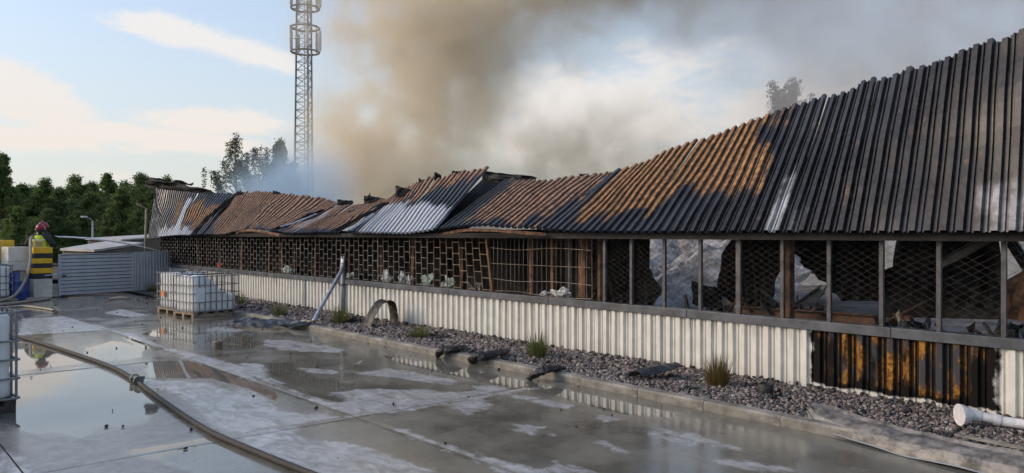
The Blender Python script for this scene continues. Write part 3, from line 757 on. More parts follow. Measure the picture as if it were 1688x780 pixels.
# ------------------------------------------------------------------ wreckage inside, seen through the windows
def hang(name, outline, X, mat, label, amp=.12, lean=.25, seed=1, cat='metal sheet'):
    """torn sheet hanging in the hall: outline surveyed on a plane inside, given folds, lean and thickness"""
    pts = [at_x(px, py, X) for px, py in outline]
    bm = bmesh.new(); vs = [bm.verts.new(p) for p in pts]; bm.faces.new(vs)
    bmesh.ops.triangulate(bm, faces=bm.faces[:])
    for _ in range(4): bmesh.ops.subdivide_edges(bm, edges=[e for e in bm.edges if e.calc_length() > .12], cuts=1, use_grid_fill=False); bmesh.ops.triangulate(bm, faces=bm.faces[:])
    for v in bm.verts:
        y_, z_ = v.co.y, v.co.z
        v.co.x += amp * (1.6 * nz((y_, z_, seed), 1.3) + .35 * math.sin(y_ * 34 + 3 * z_)) + lean * (2.1 - z_)
        v.co.y += .05 * nz((y_, z_, seed + 4), 3)
    m = bpy.data.meshes.new(name); bm.to_mesh(m); bm.free(); m.materials.append(M[mat])
    o = obj(name, m, thick=.02); lo = min(v.co.z for v in m.vertices); c = sum((v.co for v in m.vertices), Vector()) / len(m.vertices)
    recentre(o, (c.x, c.y, lo)); tag(o, label, cat, None); return o
hang('hanging_sheet', [(975, 386), (1046, 386), (1048, 430), (1066, 450), (1076, 480), (1062, 505), (975, 510)], 10.9, 'soot', 'sooty torn sheet hanging behind the mesh beside the barred window', seed=1)
hang('hanging_sheet', [(1203, 386), (1300, 386), (1290, 425), (1264, 480), (1250, 512), (1160, 500), (1185, 450)], 11.2, 'soot', 'black slanting sheet left of the round steel column inside', seed=2)
hang('hanging_sheet', [(1295, 386), (1462, 386), (1450, 430), (1441, 450), (1440, 500), (1380, 498), (1355, 475), (1330, 432), (1310, 418)], 10.8, 'soot', 'black bulging sheet hanging right of the round steel column', seed=3, amp=.2)
hang('hanging_sheet', [(1476, 386), (1634, 386), (1636, 480), (1642, 530), (1440, 526), (1438, 470), (1452, 447), (1465, 440)], 10.9, 'soot', 'wide black corrugated sheet hanging above the scorched cladding', seed=4, amp=.14)
hang('fallen_sheet', [(1650, 470), (1690, 440), (1790, 436), (1790, 550), (1648, 528)], 10.4, 'rust_dark', 'brown rusty sheet slumped at the right end inside', seed=5, amp=.1)
def pale_fn(u, v):
    yy = lerp(7.6, 15.2, u); X = lerp(12.2, 19.5, v)
    z = .38 + 1.75 * v ** 1.2 + .5 * nz((yy * .6, v * 3, 4)) + .30 * abs(nz((yy * 1.5, v * 6, 1))) + .12 * nz((yy * 4, v * 14, 2)) + .035 * math.sin((yy * .8 + X * .45) * 22)
    return (X, yy + .5 * v, z)
o = MB().grid(pale_fn, 110, 60).build('fallen_sheet', M['ash_sheet'], thick=.01); recentre(o, (15, 11, .35)); tag(o, 'pale crumpled roof sheeting collapsed inside behind the mesh', 'metal sheet')
def beam(a, b, wd, mat, name, label):
    o = MB().bar(a, b, wd, wd * 1.4).bar(Vector(a) + Vector((-.03, 0, wd * .75)), Vector(b) + Vector((-.03, 0, wd * .75)), wd * 1.5, .012).build(name, M[mat]); recentre(o, a); return tag(o, label, 'beam')
beam(at_x(1220, 512, 10.7), at_x(1445, 528, 10.45), .09, 'rust_dark', 'steel_beam', 'brown beam lying low behind the mesh right of the column')
beam(at_x(1308, 512, 11.4), at_x(1356, 478, 11.5), .10, 'post_steel', 'steel_beam', 'short diagonal strut propped behind the round column')
beam(at_x(1552, 436, 10.6), at_x(1640, 388, 10.5), .07, 'post_steel', 'steel_beam', 'slanting strut under the eave before the wide black sheet')
beam(at_x(1640, 388, 10.6), at_x(1652, 470, 10.6), .05, 'soot', 'steel_beam', 'perforated upright rail near the right edge inside')
beam(at_x(1660, 388, 10.5), at_x(1700, 450, 10.5), .08, 'soot', 'steel_beam', 'dark diagonal strut at the far right inside')

def rubble(cx, cy, sx, sy, h, seed, label, n=40):
    e_ = empty('rubble_heap', (cx, cy, .3), label, 'debris'); rr = random.Random(seed)
    for k in range(n):
        a = rr.uniform(0, 6.28); q = rr.random() ** .6; L_ = rr.uniform(.25, .95)
        p = Vector((math.cos(a) * q * sx, math.sin(a) * q * sy, h * (1 - q) * rr.uniform(.2, 1) + .05))
        dv = Vector((rr.uniform(-1, 1), rr.uniform(-1, 1), rr.uniform(-.3, .7))).normalized() * L_
        if k % 3 == 0: MB().bar(p - dv / 2, p + dv * .8, rr.uniform(.02, .06)).build('charred_beam', M[rr.choice(('char', 'rust_dark', 'post_steel'))], e_)
        else: crumple('', p - dv / 2, p + dv / 2, rr.uniform(.1, .4), seed + k, amp=.08, raw=True, n=(8, 4)).build('twisted_sheet', M[rr.choice(('char', 'soot', 'gutter_grey', 'rust_dark', 'char_blue'))], e_, thick=.01)
for cx, cy, sx, sy, h, sd_, lab in ((11.0, 7.5, .7, 1.1, .9, 1, 'charred rubble behind the mesh under the pale fallen sheeting'), (10.9, 5.9, .6, .8, .9, 2, 'charred rubble heap around the round steel column inside'), (11.0, 4.3, .7, 1.0, .8, 3, 'charred rubble below the bulging black sheet'),
                                    (10.9, 3.0, .6, .9, .9, 4, 'charred rubble at the right end inside'), (10.7, 10.4, .4, 1.3, .7, 5, 'charred rubble behind the bar grille'), (10.7, 13.5, .4, 1.8, .75, 6, 'charred rubble behind the leaning brick-pattern grille'),
                                    (10.7, 17.6, .4, 2.0, .75, 7, 'charred rubble behind the grille beside the bent downpipe'), (10.7, 22.5, .4, 2.6, .8, 8, 'charred rubble behind the far brick-pattern grilles')):
    rubble(cx, cy, sx, sy, h, sd_ * 17, lab)
# plastic and rag scraps caught on the window ledge
def rag(px, py, w_, h_, mat, label, seed, X=9.93, cat='plastic scrap'):
    c = at_x(px, py, X); bm = bmesh.new(); bmesh.ops.create_icosphere(bm, subdivisions=3, radius=1)
    for v in bm.verts:
        d = v.co.copy(); k = 1 + .75 * nz(d * 1.6, 1, seed) + .45 * (abs(nz(d * 4, 1, seed + 3)) - .2)
        v.co = Vector((.07 * d.x * k, w_ * .5 * d.y * k, h_ * .5 * (d.z + .72) * k))
        v.co.z = max(v.co.z, 0)
    m_ = bpy.data.meshes.new('plastic_scrap'); bm.to_mesh(m_); bm.free(); m_.materials.append(M[mat])
    o = obj('plastic_scrap', m_, at=(c.x, c.y, .957)); return tag(o, label, cat)
for i, (px, py, w_, h_, mt, lab) in enumerate((
    (925, 490, .42, .17, 'rag_white', 'white crumpled plastic heap on the ledge behind the bar grille'),
    (898, 490, .22, .08, 'rag_white', 'small pale plastic wad left of the white heap on the ledge'),
    (638, 462, .34, .24, 'rag_white', 'white plastic scrap on the ledge behind the brick-pattern grille nearest the bent downpipe'),
    (663, 458, .26, .28, 'rag_white', 'tall white plastic scrap in the middle of the brick-pattern grille'),
    (676, 462, .2, .2, 'rag_white', 'narrow white scrap right of the tall white scrap'),
    (705, 465, .4, .26, 'rag_green', 'grey green plastic heap on the ledge under the middle of the grille'),
    (731, 475, .12, .10, 'pvc', 'small round white lump on the ledge right of the grey green heap'),
    (742, 470, .3, .22, 'rag_green', 'grey green scrap nearest the leaning end of the brick-pattern grille'),
    (578, 455, .3, .16, 'rag_white', 'pale scrap on the ledge just right of the bent downpipe'),
    (475, 447, .6, .22, 'rag_green', 'grey green rubbish on the ledge left of the bent downpipe'),
    (362, 440, .3, .16, 'rag_red', 'red scrap on the ledge above the melted container'))):
    rag(px, py, w_, h_, mt, lab, i * 3.1)

# ================================================================== GRASS TUFTS
def tuft(loc, h, r, n, mat, label):
    mb = MB()
    for i in range(n):
        a = random.uniform(0, 6.283); q = r * math.sqrt(random.random()) * .75
        b = Vector((math.cos(a) * q, math.sin(a) * q, 0)); ln = random.uniform(.1, 1.0); hh = h * random.choice((1, 1, .7)) * random.uniform(.25, 1.2)
        tip = b + Vector((math.cos(a) * ln * r, math.sin(a) * ln * r, hh)); mid = b.lerp(tip, .5) + Vector((0, 0, hh * .12))
        s_ = Vector((-math.sin(a + random.uniform(-1, 1)), math.cos(a), 0)) * .0045
        mb.add([b - s_, b + s_, mid + s_ * .8, mid - s_ * .8, tip], [(0, 1, 2, 3), (3, 2, 4)])
    o = mb.build('grass_tuft', M[mat], at=loc); return tag(o, label, 'grass', 'grass tufts along the facade')
for (px, py, h, r, n, mt, lab) in ((393, 503, .42, .2, 200, 'grass', 'grass tuft behind the melted container'), (461, 521, .34, .2, 260, 'grass', 'low green grass tuft left of the slanting bent downpipe'),
                                   (561, 535, .45, .22, 320, 'grass', 'yellowish grass tuft at the foot of the wall downpipe'), (690, 557, .28, .25, 260, 'grass', 'wide low grass tuft right of the arched metal strip'),
                                   (886, 590, .44, .18, 330, 'grass', 'tall green grass tuft behind the charred strips on the kerb'), (1183, 638, .42, .17, 420, 'grass_brown', 'large grass tuft with brown blades near the scorched cladding'),
                                   (252, 480, .35, .25, 200, 'grass_brown', 'dry grass tuft at the foot of the grey fence')):
    p = at_z(px, py, .06); tuft((p.x, p.y, .05), h, r, n, mt, lab)

# ================================================================== DEBRIS
def debris(name, mb, mat, label, cat, base, thick=.01, smooth=False):
    o = mb.build(name, M[mat], smooth=smooth, thick=thick); recentre(o, base); return tag(o, label, cat)
# charred sheet on the slab
def sheet_fn(a, b):
    p = Vector((6.78, 17.35, .05)).lerp(Vector((7.85, 15.55, .05)), a); s_ = Vector((.86, .51, 0))
    wdt = .62 * math.sin(math.pi * min(1, a * .8 + .2)) ** .6
    return p + s_ * (wdt * (b - .5)) + Vector((0, 0, .05 + .10 * (b - .3) + .07 * nz((a * 5, b * 3, 2)) + .05 * nz((a * 13, b * 9, 4)) + (.06 * a ** 6)))
debris('charred_sheet', MB().grid(sheet_fn, 40, 14), 'char_blue', 'crumpled blue black plastic sheet lying across slab and kerb', 'sheet', (7.3, 16.4, .02), .008)
# bent downpipe and its standing stump
o = MB().tube(curve_pts([(9.64, 17.42, 1.36), (9.5, 17.2, 1.22), (9.0, 16.7, .88), (8.3, 16.05, .38), (8.02, 15.78, .17)], 6), [.05] * 25, 10, flat=.75).build('bent_downpipe', M['zinc'], smooth=True, thick=0)
recentre(o, (8.02, 15.78, .1)); tag(o, 'pale metal downpipe bent down from the wall to the kerb', 'pipe')
dp = empty('downpipe_stump', (9.66, 17.44, .05), 'grey upright downpipe stump on the wall with torn top', 'pipe')
MB().tube([(0, 0, 0), (0, 0, 1.2)], .055, 12).build('pipe', M['grey_paint'], dp, smooth=True)
b_ = MB().grid(lambda a, b: (.07 * math.cos(a * 6.28) * (1 - .5 * b), .07 * math.sin(a * 6.28), 1.18 + b * .28 + .05 * math.sin(a * 19) * b), 14, 5).build('torn_collar', M['zinc'], dp, thick=.006)
MB().box((-.07, -.08, .75), (.02, .08, .79)).build('clamp', M['post_steel'], dp)
# arched strip
arc = curve_pts([(8.72, 14.62, .06), (8.86, 14.62, .34), (9.08, 14.66, .56), (9.28, 14.7, .55), (9.38, 14.74, .30), (9.42, 14.78, .06)], 7)
mb = MB()
for i, p in enumerate(arc):
    d = (arc[min(i + 1, len(arc) - 1)] - arc[max(i - 1, 0)]).normalized(); nn = d.cross(Vector((0, 1, 0))).normalized()
    for k in range(5):
        t = k / 4 - .5; mb.v.append(tuple(p + Vector((.03, 1, 0)) * .36 * t + nn * (.10 * (t * 2) ** 2 * .6 + .01 * nz((i * .5, k, 1)))))
for i in range(len(arc) - 1):
    for k in range(4): a = i * 5 + k; mb.f.append((a, a + 1, a + 6, a + 5))
debris('arched_gutter_strip', mb, 'gutter_green', 'olive grey gutter strip bent into an arch on the gravel', 'gutter', (9.05, 14.68, .06), .008)
def pile(px, py, sx, sy, h, seed, label, mat='char', n=16, name='debris_pile'):
    c = at_z(px, py, .06); e_ = empty(name, (c.x, c.y, .05), label, 'debris'); rr = random.Random(seed)
    for k in range(n):
        a = rr.uniform(0, 6.28); q = rr.random() ** .7; L_ = rr.uniform(.10, .32)
        p = Vector((math.cos(a) * q * sx, math.sin(a) * q * sy, h * (1 - q) * rr.uniform(.3, 1)))
        dv = Vector((rr.uniform(-1, 1), rr.uniform(-1, 1), rr.uniform(-.25, .35))).normalized() * L_
        mbq = crumple('', p - dv / 2, p + dv / 2, rr.uniform(.05, .14), seed + k, amp=.03, raw=True, n=(6, 3))
        mbq.build('charred_piece', M[mat if rr.random() < .75 else 'gutter_grey'], e_, thick=.012)
    return e_
pile(590, 533, .35, .3, .18, 11, 'heap of charred scraps on gravel left of the arched strip')
pile(395, 512, .55, .4, .10, 12, 'low charred rubbish behind the melted container')
pile(716, 556, .18, .14, .07, 13, 'small charred lump on gravel beside the wide low tuft', n=7)
pile(262, 487, .6, .35, .06, 14, 'dark rubbish scattered at the foot of the grey fence', n=14)
def charred(pts, wd, seed, label, mat='char', name='charred_strip', cat='debris'):
    P_ = curve_pts(pts, 6); mb = MB(); n_ = 8
    for i, p in enumerate(P_):
        d = (P_[min(i + 1, len(P_) - 1)] - P_[max(i - 1, 0)]).normalized(); s_ = d.cross(UP).normalized(); u_ = s_.cross(d)
        tp = math.sin(math.pi * min(.98, max(.06, i / (len(P_) - 1)))) ** .4
        for k in range(n_):
            t = 2 * math.pi * k / n_; r_ = wd * tp * (1 + .55 * nz((i * .5, math.cos(t), math.sin(t) + seed), 1.4))
            mb.v.append(tuple(p + s_ * math.cos(t) * r_ + u_ * math.sin(t) * r_ * .6))
    for i in range(len(P_) - 1):
        for k in range(n_): a = i * n_ + k; b = i * n_ + (k + 1) % n_; mb.f.append((a, b, b + n_, a + n_))
    mb.f.append(tuple(range(n_))[::-1]); mb.f.append(tuple(range(len(mb.v) - n_, len(mb.v))))
    o = mb.build(name, M[mat]); recentre(o, (pts[0][0], pts[0][1], .02)); return tag(o, label, cat, 'charred strips on the kerb')
def gz(px, py, z): p = at_z(px, py, z); return (p.x, p.y, z)
charred([gz(722, 588, .02), gz(730, 578, .14), gz(748, 576, .16), gz(766, 570, .14)], .10, 1, 'leftmost of the three charred strips draped over the kerb')
charred([gz(778, 597, .02), gz(783, 588, .15), gz(805, 586, .17), gz(838, 578, .14)], .11, 2, 'middle charred strip bent over the kerb edge')
charred([gz(872, 624, .02), gz(888, 614, .13), gz(905, 608, .17), gz(932, 606, .14)], .10, 3, 'rightmost charred strip lying over the kerb by the tall tuft')
# half shell
def shell(a, b):
    t = lerp(.2, 2.6, b); r_ = .16 * (1 + .2 * math.sin(a * 3)) ; p = Vector((8.32, 6.86, .08)).lerp(Vector((9.0, 6.72, .10)), a)
    return p + Vector((.1, 1, 0)) * (math.cos(t) * r_) + Vector((0, 0, .13 * math.sin(t) + .02 * nz((a * 6, b * 3, 1)) + (.07 * a * b)))
debris('charred_pipe_half', MB().grid(shell, 16, 8), 'char_blue', 'blackened half pipe with a grey end on the gravel by the kerb', 'debris', (8.6, 6.8, .06), .014)
pile(1147, 646, .1, .08, .05, 21, 'tiny charred scrap below the large brown tuft', n=5)
# pot stub
pt = at_z(1262, 652, .06); o = MB().lathe([(.085, 0), (.09, .06), (.10, .16), (.085, .165), (.075, .06), (.05, .05)], 14).build('pipe_stub', M['char'], at=(pt.x, pt.y, .05), smooth=True)
tag(o, 'short blackened pipe stub standing in gravel by the wall', 'pipe stub'); pile(1280, 657, .14, .1, .05, 22, 'charred crumbs right of the blackened pipe stub', n=6)
pt = at_z(360, 576, 0); o = MB().lathe([(.075, 0), (.075, .12), (.085, .125), (.085, .16), (.07, .16), (.065, .05)], 14).build('pipe_stub', M['board'], at=(pt.x, pt.y, 0), smooth=True)
tag(o, 'short brown pipe stub standing alone on the wet paving', 'pipe stub')
# long bent gutter in the right foreground
gp = curve_pts([(8.06, 4.18, .21), (8.02, 3.95, .15), (7.86, 3.45, .13), (7.74, 2.95, .13), (7.68, 2.4, .13), (7.66, 1.8, .13), (7.66, 1.0, .13)], 10)
mb = MB(); pr_ = [(-.20, -.11), (-.185, -.06), (-.15, -.07), (-.10, -.02), (0, .02), (.10, .035), (.17, .02), (.21, .05)]
for i, p in enumerate(gp):
    d = (gp[min(i + 1, len(gp) - 1)] - gp[max(i - 1, 0)]).normalized(); s_ = d.cross(UP).normalized(); tw = min(1, .45 + i / 14)
    for k, (a, z) in enumerate(pr_):
        mb.v.append(tuple(p - s_ * (a * tw * .85) + Vector((0, 0, z * tw + .016 * nz((i * .12, k * .5, 6)) + (.03 if 2 < k < 6 else .008) * nz((i * .22, 0, k))))))
n_ = len(pr_)
for i in range(len(gp) - 1):
    for k in range(n_ - 1): a = i * n_ + k; mb.f.append((a, a + 1, a + n_ + 1, a + n_))
bg_ = empty('bent_gutter', (7.8, 3, .02), 'long twisted grey gutter lying on the kerb in the right foreground', 'gutter')
o = mb.build('channel', M['gutter_grey'], bg_, thick=.006); o.matrix_parent_inverse = Matrix.Translation((-7.8, -3, -.02))
lip = [Vector(mb.v[i * n_]) + Vector((-.004, 0, .0)) for i in range(3, len(gp))]
o = MB().tube(lip, .009, 6).build('lip', M['grey_paint'], bg_, smooth=True); o.matrix_parent_inverse = Matrix.Translation((-7.8, -3, -.02))
o = MB().bar((8.12, 2.75, .17), (7.98, 1.3, .16), .06, .02).build('pale_strip', M['kerb_conc']); recentre(o, (8.05, 2, .15)); tag(o, 'pale flat strip beside the twisted gutter at the lower right', 'strip')
# white drain pipe
wp = empty('white_drainpipe', (9.15, 2.9, .1), 'white plastic drainpipe with wide hopper mouth lying on the gravel', 'pipe')
P_ = [(8.93, 2.99, .19), (9.03, 2.90, .19), (9.10, 2.79, .17), (9.16, 2.66, .145), (9.22, 2.45, .135), (9.3, 2.1, .13), (9.36, 1.6, .13)]
P_ = [Vector(p) - Vector((9.15, 2.9, .1)) for p in P_]
MB().tube(P_[1:], .052, 14).build('pipe', M['pvc'], wp, smooth=True)
MB().tube([P_[0], P_[0].lerp(P_[1], .25), P_[1], P_[1].lerp(P_[2], .6)], [.115, .11, .066, .057], 18).build('hopper', M['pvc'], wp, smooth=False)
MB().tube([P_[2].lerp(P_[3], .5), P_[2].lerp(P_[3], .9)], .059, 14).build('collar', M['pvc'], wp, smooth=False)
# board, cover strip and crumbs on the yard
o = MB().grid(lambda a, b: (6.55 + .62 * a + .1 * b, 26.9 + .25 * b + .1 * a, .03 + .05 * math.sin(a * 3) * b + .02 * nz((a * 4, b * 2, 3))), 10, 4).build('broken_board', M['board'], thick=.02); recentre(o, (6.8, 27, .02)); tag(o, 'brown broken board lying before the grey gate', 'board')
N2 = 420
yy = 5.5 + 22 * rng.random(N2) ** .8; xx = 7.75 - 5.6 * rng.random(N2) ** 1.6
o = stones('charcoal_crumbs', N2, xx, yy, np.full(N2, .012), .006 + .02 * rng.random(N2) ** 3, M['char']); stuff(o); tag(o, 'tiny charcoal crumbs strewn over the wet paving', 'crumbs')

# ================================================================== HOSES
def hose(name, pts, r, mat, label, n=10, smooth=12):
    e_ = MB().tube(curve_pts(pts, smooth), r, n).build('hose_body', M[mat], None, smooth=True); return e_
hp = [(2.2, 21.5, .05), (2.63, 19.35, .05), (2.8, 18.31, .05), (3.0, 16.46, .05), (3.17, 14.46, .05), (3.25, 12.93, .05), (3.2, 11.63, .055), (3.11, 10.62, .05), (3.0, 9.13, .05), (2.96, 8.09, .05), (3.01, 7.12, .05), (3.08, 6.26, .05), (3.2, 5.0, .05)]
hr = empty('fire_hose', (3.2, 11.63, 0), 'thick grey brown fire hose snaking over wet paving', 'hose')
o = hose('', [(a, b, .031) for a, b, _ in hp], .031, 'hose', ''); o.parent = hr; o.matrix_parent_inverse = Matrix.Translation((-3.2, -11.63, 0))
def cpl(y0, y1, r): return MB().tube([(3.2 + (y0 - 11.63) * .06, y0, .05), (3.2 + (y1 - 11.63) * .06, y1, .05)], r, 16)
for y0, y1, r in ((11.50, 11.56, .066), (11.57, 11.70, .056), (11.71, 11.77, .066)):
    o = cpl(y0, y1, r).build('coupling', M['brass'], hr, smooth=False); o.matrix_parent_inverse = Matrix.Translation((-3.2, -11.63, 0))
for sx in (-1, 1):
    o = MB().box((3.2 + sx * .07 - .02, 11.60, .05), (3.2 + sx * .07 + .03, 11.66, .09)).build('lug', M['brass'], hr); o.matrix_parent_inverse = Matrix.Translation((-3.2, -11.63, 0))
o = hose('', [(3.0, 26.6, .04), (3.8, 26.9, .04), (4.6, 27.6, .04), (5.15, 28.3, .04), (5.2, 28.65, .04), (4.6, 28.55, .04), (3.9, 28.45, .04), (3.0, 28.3, .04)], .042, 'hose_pale', '')
o.name = 'fire_hose'; recentre(o, (4.4, 28, 0)); tag(o, 'pale fire hose looped on the ground before the striped pillar', 'hose')
o = hose('', [(3.2, 25.5, .03), (4.0, 25.9, .03), (4.3, 25.2, .03), (4.5, 24.0, .03)], .03, 'hose_pale', ''); o.name = 'fire_hose'; recentre(o, (4, 25.5, 0)); tag(o, 'thin pale hose on the ground at the far left edge', 'hose')

# ================================================================== IBC CONTAINERS
bar_cache = {}
def bar_mesh(L, w):
    k = (round(L, 3), w)
    if k not in bar_cache: bar_cache[k] = MB().box((-w / 2, -w / 2, 0), (w / 2, w / 2, L)).mesh('cage_bar', M['cage_steel'])
    return bar_cache[k]
def rounded_box(hx, hy, h, r, top=None, n=5):
    """upright rounded tank; top(x, y) gives the height of a slumped top"""
    mb = MB(); ring = []
    for (cx, cy, a0) in ((hx - r, hy - r, 0), (-hx + r, hy - r, 90), (-hx + r, -hy + r, 180), (hx - r, -hy + r, 270)):
        for k in range(n + 1): a = R_(a0 + 90 * k / n); ring.append((cx + r * math.cos(a), cy + r * math.sin(a), cx, cy))
    # densify the sides
    dense = []
    for i, q in enumerate(ring):
        q2 = ring[(i + 1) % len(ring)]; dd = math.hypot(q2[0] - q[0], q2[1] - q[1]); m_ = max(1, int(dd / .10))
        for k in range(m_): t = k / m_; dense.append((lerp(q[0], q2[0], t), lerp(q[1], q2[1], t)))
    NR = len(dense); lev = [(0, .93), (.03, 1.)] + [(z, 1.) for z in (.15, .3, .45, .6, .75, .9)] + [(1, 1.)]
    for z, s_ in lev:
        for (x, y) in dense:
            H_ = top(x, y) if top else h
            zz = z * (H_ - .05); bulge = 1 + (.012 * math.sin(z * 14) if top is None else .02 * nz((x * 3, y * 3, z * 3)))
            mb.v.append((x * s_ * bulge, y * s_ * bulge, zz))
    for s_, dz in ((.96, .035), (.88, .05), (.6, .05), (.3, .05), (.05, .05)):
        for (x, y) in dense:
            H_ = top(x * s_, y * s_) if top else h; mb.v.append((x * s_, y * s_, H_ - .05 + dz))
    for l in range(len(lev) + 4):
        for k in range(NR): a = l * NR + k; b = l * NR + (k + 1) % NR; mb.f.append((a, b, b + NR, a + NR))
    mb.f.append(tuple(range(NR))[::-1]); mb.f.append(tuple(range((len(lev) + 4) * NR, (len(lev) + 5) * NR)))
    return mb
def ibc(loc, rz, label, hx=.5, hy=.6, h=1.0, ph=.14, nbx=6, nby=7, levels=(.02, .24, .45, .66, .98), top=None, pallet='pallet_wood', bw=.022, tank=True, cap=True):
    e_ = empty('liquid_container', loc, label, 'container', 'white caged liquid containers', rz)
    for yy in (-hy + .06, 0, hy - .06): MB().box((-hx, yy - .05, 0), (hx, yy + .05, ph * .6)).build('pallet_runner', M[pallet], e_)
    for k in range(5):
        xx = -hx + .06 + k * (2 * hx - .12) / 4; MB().box((xx - .06, -hy, ph * .6 + .002), (xx + .06, hy, ph)).build('pallet_board', M[pallet], e_)
    if tank:
        t_ = rounded_box(hx - .035, hy - .035, h - .04, .12, top).build('tank', M['white_plastic'], e_, smooth=True, at=(0, 0, ph + .012))
        if cap and top is None: MB().lathe([(.09, 0), (.09, .04), (.05, .045)], 12).build('cap', M['black_paint'], e_, at=(0, 0, ph + h - .02))
    for k in range(nbx + 1):
        xx = lerp(-hx, hx, k / nbx)
        for yy in (-hy, hy): obj('cage_bar', bar_mesh(h, bw), e_, at=(xx, yy, ph))
    for k in range(1, nby):
        yy = lerp(-hy, hy, k / nby)
        for xx in (-hx, hx): obj('cage_bar', bar_mesh(h, bw), e_, at=(xx, yy, ph))
    for lv in levels:
        for yy in (-hy - bw, hy + bw):
            o = obj('cage_bar', bar_mesh(2 * hx + .04, bw), e_, at=(-hx - .02, yy, ph + lv * h)); o.rotation_euler = (0, R_(90), 0)
        for xx in (-hx - bw, hx + bw):
            o = obj('cage_bar', bar_mesh(2 * hy + .04, bw), e_, at=(xx, -hy - .02, ph + lv * h)); o.rotation_euler = (R_(-90), 0, 0)
    for yy in (-.2, .2):
        o = obj('cage_bar', bar_mesh(2 * hx, bw), e_, at=(-hx, yy, ph + h + .01)); o.rotation_euler = (0, R_(90), 0)
    return e_
# near one, cut by the left edge of the view
c_ = at_z(29, 678, 0); ibc((c_.x - .58, c_.y + .50, 0), R_(6), 'white caged liquid container at the left edge of the view, nearest', h=1.05, ph=.15, pallet='dark_wood', bw=.024, nbx=5, nby=6)
# pair by the facade: melted one in front, whole one behind it
def melt(x, y): return .90 - .50 * sstep(-.34, .42, x + .06 * nz((x * 5, y * 5, 7))) + .05 * nz((x * 4, y * 4, 2))
e_ = ibc((7.24, 20.22, 0), R_(10), 'melted white container with slumped tank in its cage, on the nearer pallet', hx=.62, hy=.50, h=.92, ph=.13, top=melt, levels=(.02, .28, .52, .74, .98), nbx=8, nby=6, bw=.018)
MB().box((-.4, 0, 0), (-.16, .006, .36)).build('label_plate', M['label_card'], e_, at=(-.18, -.54, .40))
e_ = ibc((7.08, 21.55, 0), R_(8), 'white caged container standing behind the melted one', hx=.42, hy=.55, h=.96, ph=.13, bw=.018)
MB().box((-.435, .1, .3), (-.429, .30, .46)).build('hazard_label', M['orange'], e_, at=(-.012, 0, .13))
ibc((3.62, 29.0, 0), R_(8), 'white caged container at the far left edge beside the blue barrel', h=1.0, ph=.13)

# ================================================================== LEFT SIDE: BARREL, BLOCK WALLS, GATE
br = empty('blue_barrel', (4.42, 28.75, 0), 'blue plastic barrel before the concrete block wall', 'barrel')
MB().lathe([(.26, 0), (.285, .03), (.29, .25), (.30, .27), (.29, .29), (.29, .58), (.30, .60), (.29, .62), (.285, .82), (.25, .88), (.06, .885)], 22).build('drum', M['barrel_blue'], br, smooth=True)
MB().grid(lambda a, b: (.08 - .30 * 0 + .18 * a - .1, -.31 - .02 * b, .90 - .30 * b + .03 * math.sin(a * 5)), 5, 5).build('rag', M['board'], br, thick=.012)
MB().lathe([(.20, 0), (.16, .05), (.05, .08)], 12).build('lid', M['dark_wood'], br, at=(0, 0, .885))
def block(parent, a, b, mat, name='block'): return MB().box(a, b).build(name, M[mat], parent, bevel=.015)
pl = empty('striped_pillar', (5.16, 29.55, 0), 'concrete block pillar with yellow and black warning stripes', 'pillar', rz=R_(6))
for z0, z1 in ((0, .14), (.143, .62)): block(pl, (-.28, -.25, z0), (.28, .45, z1), 'block_conc')
zs_ = [.62, .80, .98, 1.13, 1.30, 1.46, 1.66]
for k in range(6): block(pl, (-.28, -.25, zs_[k] + .001), (.28, .45, zs_[k + 1] - .001), 'yellow' if k % 2 else 'black_paint', 'stripe_block')
bw_ = empty('block_wall', (4.55, 29.7, 0), 'pale concrete block wall left of the striped pillar', 'wall', rz=R_(10))
for k, (z0, z1) in enumerate(((0, .6), (.605, 1.2), (1.205, 1.68))):
    for x0 in ((-.35, .29) if k % 2 else (-.33,)): block(bw_, (x0, -.1, z0), (min(.3, x0 + (.63 if not k % 2 else .62)), .5, z1), 'block_conc') if x0 < .2 else None
bw2 = empty('block_wall', (3.6, 30.4, 0), 'pale block wall with yellow and black stepped end at the far left', 'wall', rz=R_(6))
block(bw2, (-1.2, 0, 0), (.55, .6, .95), 'block_conc'); block(bw2, (-1.2, 0, .955), (.55, .6, 1.6), 'block_conc'); block(bw2, (-1.2, -.05, 1.605), (.55, .6, 1.9), 'block_conc')
for k, (z0, z1, x1) in enumerate(((1.62, 1.9, .95), (1.38, 1.62, .72), (1.2, 1.38, .82), (1.0, 1.2, .7), (.82, 1.0, .8), (.6, .82, .7))):
    block(bw2, (.553, -.06, z0 + .001), (x1, .55, z1 - .001), 'yellow' if k in (0, 1, 2, 4) and k != 3 else 'black_paint', 'stripe_block')
block(bw2, (.70, .1, 0), (1.3, .6, 1.75), 'black_paint', 'gap_shade')  # black panel added as the shade in the gap beside the blocks

# gate
ga, gb_ = Vector((5.62, 29.25, 0)), Vector((8.11, 29.87, 0)); gl = (gb_ - ga).length; gang = math.atan2(gb_.y - ga.y, gb_.x - ga.x)
gt = empty('metal_gate', ga, 'grey metal gate of horizontal planks', 'gate', rz=gang)
npk = 11; gh0, gh1 = .06, 1.40
plank = MB().box((.06, -.02, 0), (gl - .06, .012, (gh1 - gh0) / npk - .022)).mesh('plank', M['gate_paint'])
for k in range(npk): obj('plank', plank, gt, at=(0, 0, gh0 + k * (gh1 - gh0) / npk))
MB().box((.062, .016, .06), (gl - .062, .026, 1.40)).build('groove_shade', M['black_paint'], gt)  # black sheet added behind the planks, standing in for groove shade
for x0 in (0, gl - .06): MB().box((x0, -.03, .03), (x0 + .058, .03, 1.43)).build('frame_post', M['gate_paint'], gt)
MB().box((.06, -.028, 1.402), (gl - .062, .028, 1.43)).build('frame_rail', M['gate_paint'], gt)
